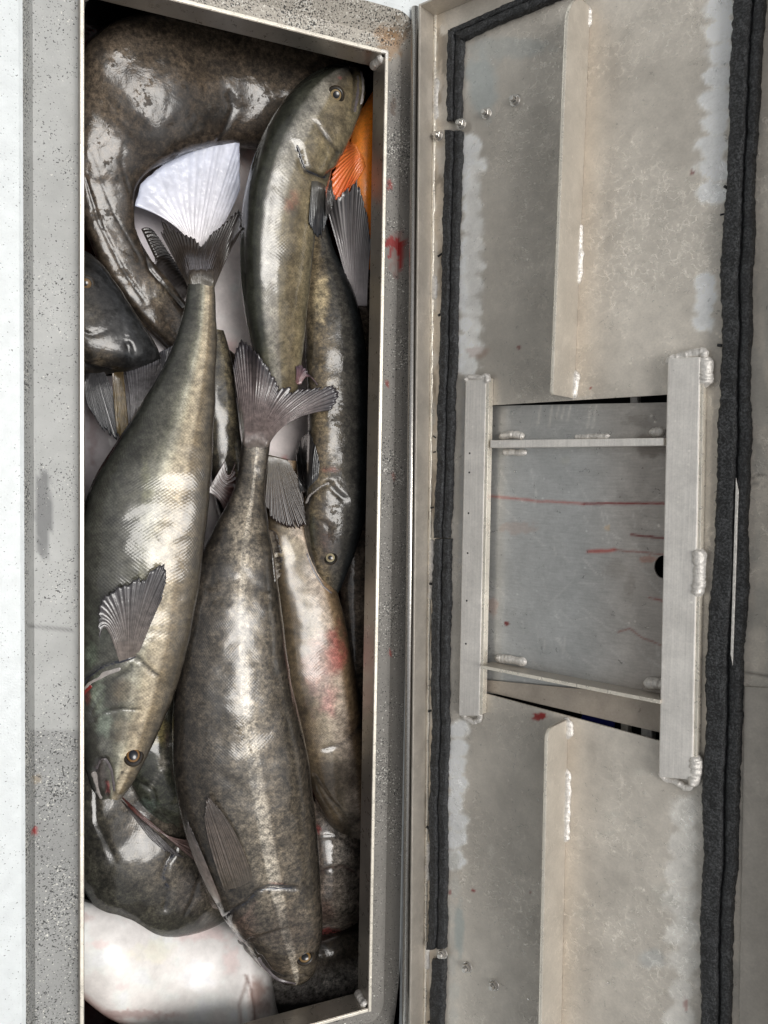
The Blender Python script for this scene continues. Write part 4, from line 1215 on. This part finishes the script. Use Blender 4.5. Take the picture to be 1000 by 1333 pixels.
fin(f, [[(146, 482), (160, 480)], [(148, 520), (164, 518)], [(152, 562), (160, 577), (168, 560)]], 5, (70, 58, 42), (128, 108, 66), (150, 128, 84), 'pelvic_fin', .003, .0012, 1.5, zfree=-.13, rayk=.4, seed=11)
# --- orange rockfish
f = fish('orange_rockfish', 'bright orange rockfish wedged against the right wall near the top', 'fish',
         [(486, 118, 505, 118, -0.100), (474, 138, 512, 138, -0.090), (462, 165, 520, 165, -0.085), (456, 200, 522, 205, -0.080), (455, 245, 520, 250, -0.080), (460, 285, 516, 290, -0.085), (470, 325, 506, 330, -0.095), (480, 350, 498, 352, -0.100)],
         .6, 'orange', [(-1, (252, 120, 50)), (-.4, (255, 108, 10)), (.2, (255, 98, 4)), (1, (240, 84, 6))],
         blobs=[(470, 230, 16, 60, (250, 120, 50), .5)], scaly=.8, headend=-1)
fin(f, [[(466, 188), (478, 214)], [(456, 184), (462, 214), (470, 226)], [(455, 176), (444, 196), (430, 236), (438, 268), (462, 240)]], 9, (255, 138, 66), (255, 120, 60), (255, 156, 104), 'pectoral_fin', .004, .0016, 2.5, zfree=-.09, rayk=.3, seed=12, fintone=1.0)
# --- fish at right edge with black and white tail
f = fish('dark_fish', 'glossy dark fish squeezed along the right wall, pale-rayed black tail fin upwards', 'fish',
         [(461, 345, 480, 345, -.125), (460, 385, 482, 385, -.125), (459, 420, 484, 420, -.135), (457, 480, 489, 480, -.14), (452, 560, 492, 560, -.14), (448, 650, 494, 650, -.135), (444, 740, 495, 740, -.13), (446, 820, 494, 820, -.13), (452, 900, 492, 900, -.135), (460, 980, 490, 980, -.15), (468, 1020, 486, 1022, -.16)],
         .6, 'slick', [(-1, (80, 68, 58)), (0, (104, 90, 76)), (1, (70, 60, 52))], blobs=[(466, 780, 10, 60, (140, 124, 108), .5), (470, 370, 14, 50, (200, 180, 176), .8)], scaly=.2)
fin(f, [[(460, 398), (478, 398)], [(446, 345), (480, 350)], [(427, 278), (430, 264), (446, 252), (465, 234), (478, 280), (483, 320)]], 12, (200, 190, 190), (24, 24, 28), (214, 208, 206), 'tail_fin', .003, .0018, 2, zfree=-.11, rayk=.75, seed=13, fintone=1.0)
# --- bottom right blotched head
f = fish('blotched_fish', 'grey blotched fish head with a red mouth edge under the big fish, right of it', 'fish',
         [(395, 1040, 455, 1042, -.17), (398, 1070, 466, 1072, -.15), (398, 1110, 474, 1110, -.14), (398, 1150, 478, 1150, -.14), (400, 1185, 474, 1182, -.145), (404, 1208, 458, 1202, -.16), (412, 1220, 438, 1214, -.175)],
         .62, 'mottled', [(-1, (100, 84, 74)), (0, (132, 122, 112)), (.6, (88, 76, 66)), (1, (40, 32, 28))],
         blobs=[(430, 1080, 14, 14, (190, 184, 182), .7), (424, 1213, 26, 8, (140, 26, 26), .9), (440, 1115, 20, 22, (176, 168, 160), .6), (414, 1080, 6, 8, (150, 40, 40), .8), (425, 1185, 16, 20, (92, 62, 54), .5)],
         creases=[([(408, 1142), (425, 1132), (446, 1127), (462, 1136)], 2.6, .004, .003, (60, 20, 18), .85), ([(410, 1090), (430, 1088), (450, 1094), (466, 1110)], 2, .002, .002, (50, 40, 38), .7)], scaly=.2, headend=-1)
# --- bottom left mottled
f = fish('mottled_fish', 'dark mottled olive fish curving round the lower left above the white belly', 'fish',
         [(84, 940, 150, 900, -.19), (84, 1010, 178, 960, -.175), (88, 1080, 205, 1010, -.165), (100, 1138, 228, 1042, -.155), (128, 1184, 250, 1070, -.15), (172, 1210, 268, 1092, -.15), (222, 1218, 286, 1116, -.15), (266, 1211, 302, 1138, -.155), (300, 1196, 315, 1160, -.165), (314, 1188, 320, 1176, -.175)],
         .55, 'mottled', [(-1, (40, 42, 36)), (-.4, (62, 60, 50)), (.2, (88, 80, 68)), (.7, (70, 64, 54)), (1, (60, 54, 46))],
         blobs=[(250, 1160, 30, 36, (66, 58, 54), .6), (190, 1080, 40, 30, (104, 92, 76), .5)],
         creases=[([(228, 1108), (217, 1122), (212, 1140), (220, 1158), (216, 1182)], 3.0, .004, .003, (28, 30, 38), .85), ([(240, 1190), (252, 1170), (262, 1130)], 2, .002, .001, (34, 30, 28), .5), ([(124, 1000), (126, 1070), (150, 1120)], 3, .002, 0, (40, 38, 34), .5)], scaly=.5, headend=.3)
# --- greenish head under the left fish
f = fish('green_fish', 'greenish fish head with a yellow cheek under the left fish head', 'fish',
         [(170, 800, 240, 800, -.16), (172, 860, 250, 860, -.15), (168, 920, 256, 920, -.135), (160, 970, 262, 975, -.125), (168, 1015, 266, 1020, -.125), (186, 1052, 268, 1056, -.13), (212, 1080, 266, 1080, -.14), (232, 1094, 256, 1092, -.15)],
         .6, 'slick', [(-1, (52, 56, 46)), (0, (64, 66, 52)), (.6, (78, 74, 62)), (1, (50, 46, 40))],
         blobs=[(206, 950, 14, 26, (176, 158, 84), .8), (212, 992, 9, 20, (168, 160, 146), .5), (190, 1050, 20, 14, (84, 108, 100), .5), (240, 1040, 16, 20, (104, 98, 82), .5)],
         creases=[([(208, 900), (216, 950), (222, 990), (240, 1040), (236, 1084)], 2.4, .003, .002, (70, 30, 26), .6), ([(170, 1010), (200, 1030), (205, 1060), (234, 1084)], 2.2, .003, 0, (30, 32, 28), .6), ([(196, 1026), (206, 1008), (214, 990)], 1.5, .002, .001, (180, 176, 170), .5)], scaly=.1, headend=-1)
fin(f, [[(152, 1034), (168, 1046), (186, 1066)], [(176, 1066), (200, 1090), (224, 1104)], [(196, 1092), (220, 1112), (240, 1116)]], 9, (60, 52, 48), (70, 66, 70), (112, 106, 106), 'pectoral_fin', .003, .0014, 1.5, rayk=.4, seed=14)
fin(f, [[(150, 1030), (156, 1036)], [(196, 1070), (206, 1082)], [(236, 1102), (262, 1124), (278, 1140), (262, 1106), (250, 1092)]], 7, (110, 40, 36), (90, 78, 74), (150, 130, 122), 'pelvic_fin', .005, .0014, 1.5, rayk=.4, seed=15)
# --- olive strip fish with the brown fan fin
f = fish('olive_fish', 'olive brown fish mostly hidden between the two big foreground fish', 'fish',
         [(262, 425, 292, 430, -.15), (264, 470, 304, 475, -.145), (266, 530, 310, 530, -.14), (270, 590, 318, 590, -.14), (280, 650, 345, 650, -.14), (300, 710, 380, 710, -.15), (330, 760, 380, 760, -.16)],
         .6, 'mottled', [(-1, (36, 32, 28)), (-.1, (84, 76, 54)), (.3, (108, 98, 72)), (1, (40, 34, 28))], scaly=.6, headend=-1, blobs=[(288, 505, 12, 30, (60, 54, 44), .5)])
fin(f, [[(270, 640), (292, 600)], [(284, 650), (298, 618)], [(290, 662), (302, 668), (308, 660), (306, 600)]], 6, (60, 42, 38), (60, 34, 32), (110, 70, 64), 'dorsal_fin', .003, .0012, 1.5, zfree=-.09, rayk=.4, seed=16)
# --- pink-sided fish below
f6 = fish('pink_sided_fish', 'golden fish with a raw pink patch on its side, right of the big central fish', 'fish',
          [(350, 600, 386, 600, -.15), (345, 640, 396, 642, -.135), (345, 690, 408, 694, -.125), (352, 735, 428, 742, -.12), (358, 790, 444, 795, -.115), (362, 850, 456, 852, -.115), (370, 905, 464, 905, -.115), (382, 955, 470, 955, -.12), (396, 1000, 475, 1000, -.12), (412, 1042, 477, 1042, -.125), (432, 1080, 477, 1082, -.135), (448, 1106, 472, 1108, -.145)],
          .6, 'scaly', [(-1, (70, 58, 42)), (-.55, (122, 104, 76)), (-.2, (170, 156, 134)), (-.05, (206, 190, 172)), (.35, (208, 188, 170)), (.5, (150, 122, 86)), (.7, (120, 96, 66)), (1, (60, 48, 36))],  # pale pinkish middle: flank colour with its wet highlight painted in
          blobs=[(436, 850, 17, 46, (204, 84, 76), .75), (414, 870, 22, 60, (206, 158, 150), .6), (428, 912, 16, 30, (214, 150, 146), .7), (382, 720, 24, 22, (214, 196, 160), .6), (440, 1020, 40, 70, (64, 54, 42), .85), (452, 1080, 30, 34, (54, 46, 38), .8), (392, 960, 14, 60, (58, 46, 36), .7), (455, 950, 12, 20, (120, 96, 74), .6)],
          creases=[([(424, 975), (446, 968), (462, 955), (470, 945)], 2.2, .003, -.002, (40, 44, 58), .7), ([(410, 1010), (430, 1040), (450, 1060)], 2, .002, .001, (36, 30, 26), .5)], scaly=1.0)
fin(f, [[(350, 592), (374, 598)], [(346, 632), (392, 630)], [(343, 664), (360, 681), (384, 689), (400, 684), (394, 648)]], 13, (70, 62, 44), (36, 28, 30), (122, 92, 66), 'pectoral_fin', .003, .0016, 2, zfree=-.10, rayk=.4, seed=17)
# --- right hand dark slim fish, head down
f = fish('slim_dark_fish', 'slim dark-backed fish with its head pointing down at the right wall, mid height', 'fish',
         [(404, 292, 426, 292, -.135), (402, 325, 434, 325, -.13), (398, 360, 450, 362, -.125), (396, 405, 464, 408, -.12), (399, 455, 473, 458, -.115), (402, 520, 477, 522, -.11), (402, 580, 478, 582, -.105), (399, 635, 476, 636, -.10), (397, 680, 472, 682, -.10), (401, 715, 461, 718, -.10), (409, 741, 452, 744, -.10), (419, 762, 444, 764, -.105), (428, 776, 437, 777, -.11)],
         .62, 'slick', [(-1, (70, 62, 48)), (-.7, (120, 104, 74)), (-.35, (92, 80, 58)), (-.05, (70, 66, 58)), (.35, (60, 58, 54)), (.5, (28, 32, 34)), (1, (12, 16, 20))], skew=.25,
         blobs=[(418, 390, 12, 44, (196, 176, 130), .75), (424, 700, 22, 60, (62, 50, 40), .85), (416, 580, 14, 40, (84, 70, 48), .6), (430, 612, 16, 5, (150, 60, 46), .5), (406, 690, 8, 30, (74, 78, 62), .6), (425, 705, 12, 18, (70, 44, 34), .6)],
         creases=[([(397, 656), (404, 644), (416, 634), (428, 627), (438, 640), (450, 650)], 2.6, .0045, .004, (26, 30, 30), .8), ([(400, 722), (410, 746), (423, 764), (433, 772)], 2, .003, .0015, (150, 146, 148), .5), ([(413, 677), (424, 680), (430, 690)], 1.8, .002, .001, (26, 22, 20), .6)],
         scaly=.35, headend=.3)
eye(f, 430, 726, 6.6, (206, 196, 160), (30, 30, 28), 1.0, 0, (0, 0), .45)
fin(f, [[(392, 648), (414, 630)], [(388, 618), (416, 604)], [(385, 590), (392, 572), (402, 561), (411, 580), (416, 604)]], 9, (50, 50, 50), (30, 28, 30), (70, 66, 66), 'pectoral_fin', .003, .0012, 1.5, rayk=.4, seed=18)
# --- top centre fish, head up
f = fish('olive_gold_fish', 'olive and gold fish lying head up with its snout in the top right corner', 'fish',
         [(354, 530, 384, 530, -.12), (343, 500, 388, 500, -.11), (331, 460, 394, 460, -.10), (321, 415, 399, 415, -.09), (315, 365, 404, 365, -.08), (314, 315, 408, 315, -.075), (317, 270, 414, 272, -.07), (324, 232, 424, 242, -.068), (334, 197, 436, 216, -.066), (349, 163, 450, 190, -.066), (370, 130, 464, 160, -.068), (392, 106, 472, 133, -.072), (413, 92, 475, 115, -.078), (434, 84, 474, 101, -.084), (452, 82, 470, 92, -.09)],
         .62, 'scaly', [(-1, (46, 50, 42)), (-.66, (60, 62, 50)), (-.55, (150, 148, 140)), (-.2, (172, 166, 152)), (-.1, (132, 120, 90)), (.25, (118, 104, 74)), (.6, (136, 122, 88)), (.85, (112, 104, 80)), (1, (70, 66, 56))], skew=-.28,  # pale stops left of centre: own side stripe plus painted highlight
         blobs=[(377, 268, 10, 12, (164, 84, 50), .6), (384, 255, 8, 14, (164, 84, 50), .4), (438, 165, 26, 34, (118, 106, 80), .7), (440, 105, 24, 18, (92, 84, 74), .7), (452, 92, 14, 10, (70, 66, 64), .7), (443, 100, 4, 3, (150, 40, 50), .7), (420, 195, 20, 22, (140, 126, 88), .6), (395, 130, 26, 30, (60, 62, 54), .5), (350, 470, 12, 40, (120, 116, 92), .4)],
         creases=[([(387, 188), (392, 206), (398, 222), (412, 227), (424, 232), (432, 222)], 3.0, .0055, .0035, (30, 32, 36), .85), ([(413, 160), (420, 172), (432, 188), (440, 198)], 2.2, .003, .0025, (34, 30, 26), .75), ([(458, 83), (463, 98), (464, 122), (461, 144)], 2.2, .006, .002, (28, 28, 32), .8),
                  ([(357, 240), (352, 300), (352, 360), (360, 430), (366, 490)], 1.6, .0008, 0, (70, 52, 34), .55), ([(440, 198), (430, 212), (424, 232)], 2, .002, .001, (60, 54, 44), .5)], scaly=.9, headend=.25)
eye(f, 437, 124, 8.2, (190, 170, 130), (40, 38, 34), 1.0, 0, (.1, .1), .55)
fin(f, [[(406, 228), (422, 234)], [(404, 260), (426, 262)], [(402, 288), (409, 304), (418, 312), (426, 284)]], 8, (84, 80, 70), (44, 50, 60), (112, 108, 100), 'pectoral_fin', .003, .0012, 1.5, zfree=-.075, rayk=.45, seed=19)
fin(f, [[(424, 238), (432, 232)], [(424, 262), (434, 250)], [(424, 282), (432, 274), (438, 252)]], 5, (80, 76, 72), (60, 58, 58), (120, 110, 104), 'pelvic_fin', .004, .0012, 1.5, zfree=-.09, rayk=.45, seed=29)
fin(f, [[(384, 500), (392, 500)], [(386, 486), (402, 490)], [(384, 478), (392, 474), (404, 490), (414, 502)]], 6, (150, 110, 110), (84, 70, 84), (170, 140, 140), 'anal_fin', .004, .0012, 1.5, zfree=-.10, rayk=.4, seed=30)
# --- left big fish, head down
f = fish('olive_scaled_fish', 'large olive fish with finely scaled golden side and its head bottom left by the rim', 'fish',
         [(246, 352, 279, 352, -.085), (243, 385, 280, 385, -.08), (237, 418, 280, 418, -.075), (225, 452, 280, 452, -.07), (206, 490, 279, 490, -.065), (182, 530, 278, 530, -.06), (152, 575, 276, 576, -.055), (124, 620, 273, 622, -.052), (107, 668, 269, 670, -.05), (101, 722, 263, 724, -.05), (100, 780, 255, 782, -.05), (100, 838, 243, 842, -.05), (101, 890, 228, 895, -.052), (103, 935, 211, 942, -.055), (107, 972, 197, 975, -.058), (113, 1003, 183, 1003, -.062), (120, 1026, 168, 1024, -.068), (129, 1040, 156, 1038, -.075)],
         .60, 'scaly', [(-1, (50, 54, 50)), (-.55, (70, 71, 64)), (-.25, (90, 90, 80)), (-.08, (126, 126, 110)), (.02, (182, 180, 162)), (.14, (190, 182, 156)), (.22, (198, 184, 154)), (.42, (198, 182, 152)), (.5, (142, 124, 92)), (.75, (84, 74, 56)), (1, (50, 44, 38))],  # pale gold stops: flank stripe and its wet highlight painted together
         blobs=[(128, 900, 12, 30, (140, 156, 138), .7), (136, 940, 14, 26, (142, 160, 146), .6), (120, 850, 10, 24, (110, 130, 112), .5), (190, 640, 10, 60, (120, 122, 84), .4), (163, 900, 20, 24, (112, 96, 74), .5), (165, 950, 26, 26, (116, 100, 80), .5), (116, 905, 5, 14, (120, 44, 36), .6), (128, 820, 30, 60, (66, 74, 66), .5),
                (130, 1005, 14, 26, (96, 88, 88), .7), (140, 1026, 4, 12, (206, 100, 104), .9), (159, 1006, 3, 2.5, (16, 14, 12), 1.0), (138, 972, 12, 16, (130, 132, 126), .5)],
         creases=[([(102, 900), (114, 880), (130, 868), (152, 860), (178, 853), (190, 866), (204, 878)], 2.8, .0045, .004, (38, 42, 50), .85), ([(120, 926), (134, 898), (152, 882), (168, 872), (178, 858)], 2.2, .0025, .002, (50, 50, 48), .7), ([(122, 936), (136, 926), (160, 922), (182, 924)], 2.2, .003, .0025, (50, 46, 40), .7),
                  ([(126, 1000), (130, 988), (138, 987), (146, 1004), (149, 1030)], 2.6, .004, .002, (30, 26, 28), .85), ([(124, 1000), (128, 1036)], 2.5, .004, 0, (26, 24, 28), .8), ([(137, 1018), (141, 1038)], 2.0, .004, 0, (40, 20, 26), .8), ([(148, 1024), (160, 1004), (170, 996)], 1.8, .0015, 0, (60, 52, 44), .5)],
         scaly=1.25, headend=.22, skew=.5)
eye(f, 173.5, 983, 9.2, (150, 112, 70), (34, 30, 28), 1.12, .25, (0, 0), .62, (8, 14, 30))
fin(f, [[(246, 376), (278, 378)], [(228, 340), (294, 340)], [(208, 302), (210, 286), (232, 303), (252, 310), (263, 320), (274, 306), (292, 290), (312, 272), (314, 300)]], 17, (76, 66, 58), (44, 38, 36), (104, 94, 86), 'tail_fin', .004, .0014, 2, rayk=.4, seed=20)
fin(f, [[(158, 872), (178, 858)], [(140, 820), (196, 812)], [(130, 832), (128, 800), (136, 776), (168, 760), (196, 744), (214, 734), (217, 748), (212, 776)]], 13, (150, 138, 130), (70, 68, 72), (54, 50, 50), 'pectoral_fin', .004, .0016, 2, stiff=.008, rayk=.55, seed=21)
# --- central big fish, head down
f = fish('brown_scaled_fish', 'largest brown mottled fish in the centre, head down with a pale side stripe', 'fish',
         [(318, 560, 352, 562, -.075), (313, 592, 349, 594, -.07), (309, 622, 346, 626, -.065), (298, 652, 347, 656, -.06), (279, 688, 351, 692, -.055), (260, 730, 357, 734, -.05), (247, 780, 363, 784, -.046), (237, 835, 370, 838, -.044), (229, 890, 379, 892, -.042), (225, 945, 390, 948, -.042), (226, 1000, 400, 1003, -.042), (234, 1055, 409, 1058, -.042), (249, 1108, 414, 1110, -.044), (269, 1155, 416, 1156, -.046), (291, 1195, 416, 1197, -.05), (315, 1228, 415, 1228, -.055), (337, 1254, 411, 1254, -.062), (356, 1270, 404, 1270, -.07), (372, 1279, 394, 1278, -.078)],
         .60, 'mottled', [(-1, (46, 40, 34)), (-.7, (70, 62, 52)), (-.35, (88, 80, 68)), (-.1, (124, 114, 98)), (-.05, (188, 180, 166)), (.08, (184, 174, 158)), (.13, (116, 104, 86)), (.55, (82, 73, 60)), (.85, (58, 51, 42)), (1, (38, 33, 28))], skew=.2, power=2.2,  # narrow pale stops: side stripe with the body's highlight painted into it
         blobs=[(318, 720, 24, 110, (170, 158, 138), .5), (330, 900, 26, 160, (176, 164, 144), .35), (370, 1210, 46, 50, (78, 66, 56), .7), (320, 1205, 26, 26, (96, 76, 66), .6), (362, 1252, 40, 18, (84, 70, 56), .5), (362, 1152, 16, 4, (150, 80, 70), .6), (345, 1270, 10, 8, (60, 60, 70), .5), (300, 1212, 10, 14, (196, 184, 172), .6), (322, 1240, 9, 14, (190, 180, 168), .55), (280, 1000, 24, 60, (74, 66, 56), .5)],
         creases=[([(293, 1195), (305, 1184), (322, 1174), (334, 1160), (348, 1155), (386, 1156)], 3.2, .005, .004, (36, 38, 48), .9), ([(308, 1204), (322, 1190), (332, 1174)], 2, .0025, .0015, (110, 84, 78), .5), ([(325, 1224), (342, 1218), (362, 1212), (376, 1208)], 2, .003, .002, (40, 30, 26), .7), ([(340, 1246), (352, 1262), (368, 1270), (396, 1269)], 2.6, .006, .002, (40, 40, 46), .7), ([(364, 700), (372, 800), (384, 930)], 1.6, .0006, 0, (84, 66, 48), .4)],
         scaly=1.1, headend=.25)
eye(f, 397, 1246, 8.6, (150, 122, 76), (30, 26, 22), .82, .15, (0, 0), .56, (10, 10, 16))
fin(f, [[(317, 588), (346, 592)], [(312, 540), (374, 552)], [(303, 478), (307, 456), (314, 444), (330, 455), (347, 474), (362, 502), (384, 506), (410, 505), (434, 502), (441, 514), (432, 534)]], 20, (168, 150, 146), (72, 66, 68), (176, 162, 158), 'tail_fin', .004, .0015, 2, rayk=.5, seed=22, edge=(44, 42, 48))
fin(f, [[(349, 690), (356, 760)], [(358, 692), (363, 752)], [(362, 700), (368, 722), (367, 748)]], 9, (60, 52, 44), (40, 34, 32), (130, 118, 104), 'anal_fin', .004, .0012, 1.5, rayk=.4, seed=23)
fin(f, [[(296, 1172), (332, 1158)], [(276, 1112), (314, 1100)], [(266, 1064), (270, 1036), (286, 1054)]], 9, (92, 80, 68), (70, 62, 58), (150, 136, 126), 'pectoral_fin', .004, .0018, 1.5, rayk=.6, seed=24, stiff=.004, blend=1)
fin(f, [[(278, 1188), (292, 1184)], [(256, 1130), (272, 1134)], [(242, 1086), (243, 1068), (252, 1086)]], 7, (128, 112, 102), (60, 56, 58), (150, 138, 130), 'pelvic_fin', .004, .0014, 1.5, rayk=.45, seed=25)

# --- lips, jaw bones and gill cover edges standing proud of the skin
def skin_edge(parent, name, pts, w, h, mat, seed=1, sink=.0004):
    p = poly_rs(pts, 26)
    # smooth the polyline a little
    for _ in range(3): p[1:-1] = (p[:-2] + p[2:] + 2 * p[1:-1]) / 4
    D = cast(p[:, 0], p[:, 1]); D = np.where(np.isnan(D), np.nanmean(D), D)
    for _ in range(6): D[1:-1] = (D[:-2] + D[2:] + 2 * D[1:-1]) / 4
    V = CAM + ray(p[:, 0], p[:, 1]) * (D + sink)[:, None]
    v = CAM - V.mean(0); v /= np.linalg.norm(v)
    return weld(parent, V, w, h, v, seed, 0.0, .02, mat, name)
J_GREY = simple('lip_grey', (92, 86, 88), .35, 0, 300, .25, .0003, .8)
J_DARK = simple('gill_edge_dark', (40, 42, 50), .3, 0, 300, .3, .0003, .9)
J_PALE = simple('jaw_bone_pale', (150, 144, 140), .35, 0, 260, .25, .0003, .8)
J_RED = simple('gill_red', (120, 34, 30), .3, 0, 260, .3, .0003, .9)
R = {o.name: o for o in COL.objects if o.parent is None}
f1, f2, f3, f4 = R['olive_scaled_fish'], R['olive_gold_fish'], R['brown_scaled_fish'], R['slim_dark_fish']
skin_edge(f2, 'upper_lip', [(456, 83), (463, 92), (466, 106), (466, 124), (462, 146)], .0020, .0016, J_GREY, 3)
skin_edge(f2, 'lower_jaw', [(464, 86), (470, 96), (472, 114), (469, 136)], .0026, .0014, J_PALE, 4)
skin_edge(f2, 'gill_cover_edge', [(386, 188), (392, 206), (398, 221), (410, 226), (424, 231)], .0016, .0014, J_DARK, 5)
skin_edge(f1, 'gill_cover_edge', [(103, 902), (116, 882), (132, 870), (154, 861), (177, 854)], .0022, .0014, J_DARK, 6)
skin_edge(f1, 'gill_membrane', [(108, 906), (120, 888), (136, 876), (158, 868)], .0034, .0012, J_PALE, 7)
skin_edge(f1, 'gill_filament', [(107, 912), (112, 900), (120, 892)], .0026, .0014, J_RED, 8)
skin_edge(f1, 'upper_lip', [(126, 1002), (130, 990), (137, 986), (145, 1000), (150, 1030)], .0022, .0022, J_GREY, 9)
skin_edge(f1, 'lower_jaw', [(122, 1004), (126, 1022), (133, 1040)], .0028, .002, J_PALE, 10)
skin_edge(f3, 'gill_cover_edge', [(294, 1196), (306, 1184), (322, 1174), (334, 1160), (348, 1156), (382, 1157)], .0020, .0014, J_DARK, 11)
skin_edge(f3, 'lower_jaw', [(337, 1246), (349, 1263), (364, 1275), (386, 1280)], .0026, .0016, J_GREY, 12)
skin_edge(f3, 'gill_membrane', [(298, 1206), (310, 1226), (326, 1246), (340, 1260)], .0026, .0012, J_PALE, 13)
skin_edge(f4, 'lower_jaw', [(399, 720), (408, 744), (421, 764), (432, 773)], .0018, .0014, J_GREY, 14)
skin_edge(f4, 'gill_cover_edge', [(398, 656), (405, 643), (417, 633), (429, 628)], .0018, .0014, J_PALE, 15)
skin_edge(R['mottled_fish'], 'gill_cover_edge', [(230, 1108), (218, 1122), (213, 1140), (220, 1158)], .0020, .0014, J_DARK, 16)

# --- splashed water drops clinging to the lid
m_drop, nt, b = newmat('clear_water_drop')
b.inputs['Base Color'].default_value = (.95, .96, .96, 1); b.inputs['Roughness'].default_value = .03
b.inputs['Transmission Weight'].default_value = 1.0; b.inputs['IOR'].default_value = 1.33
rd = np.random.default_rng(44); DV_, DF = [], []
K = 10; hs_ = np.linspace(0, math.pi / 2, 4); phd = np.linspace(0, 2 * math.pi, K, endpoint=False)
while len(DV_) < 340:
    x, y = rd.uniform(612, 940), rd.uniform(15, 1330)
    if vn(np.array([x]), np.array([y]), 70, 91, 2)[0] < .42: continue
    if 594 < x < 640 and 480 < y < 945 or 850 < x < 925 and 450 < y < 1030 or (y > 505 and y < 600) or (y > 850 and y < 975) or abs(x - 752 + (y - 290) * .02) < 30: continue
    bayz = 600 <= y <= 850
    r = rd.uniform(.0004, .0011) * (1.5 if rd.random() < .08 else 1)
    c = LP(x, y, PH if bayz else 0.0)
    st = rd.uniform(.8, 1.5)
    ring = [c + (LU * math.cos(p) * r * math.cos(h) * st + LV * math.sin(p) * r * math.cos(h)) + LN * (r * .5 * math.sin(h) + .00003) for h in hs_ for p in phd]
    DF.append(grid_faces(4, K, len(DV_) * 4 * K, True)); DV_.append(ring)
dr = mesh_obj('water_drops', np.array(DV_).reshape(-1, 3), np.concatenate(DF), m_drop, lid)
tag(dr, kind='stuff')
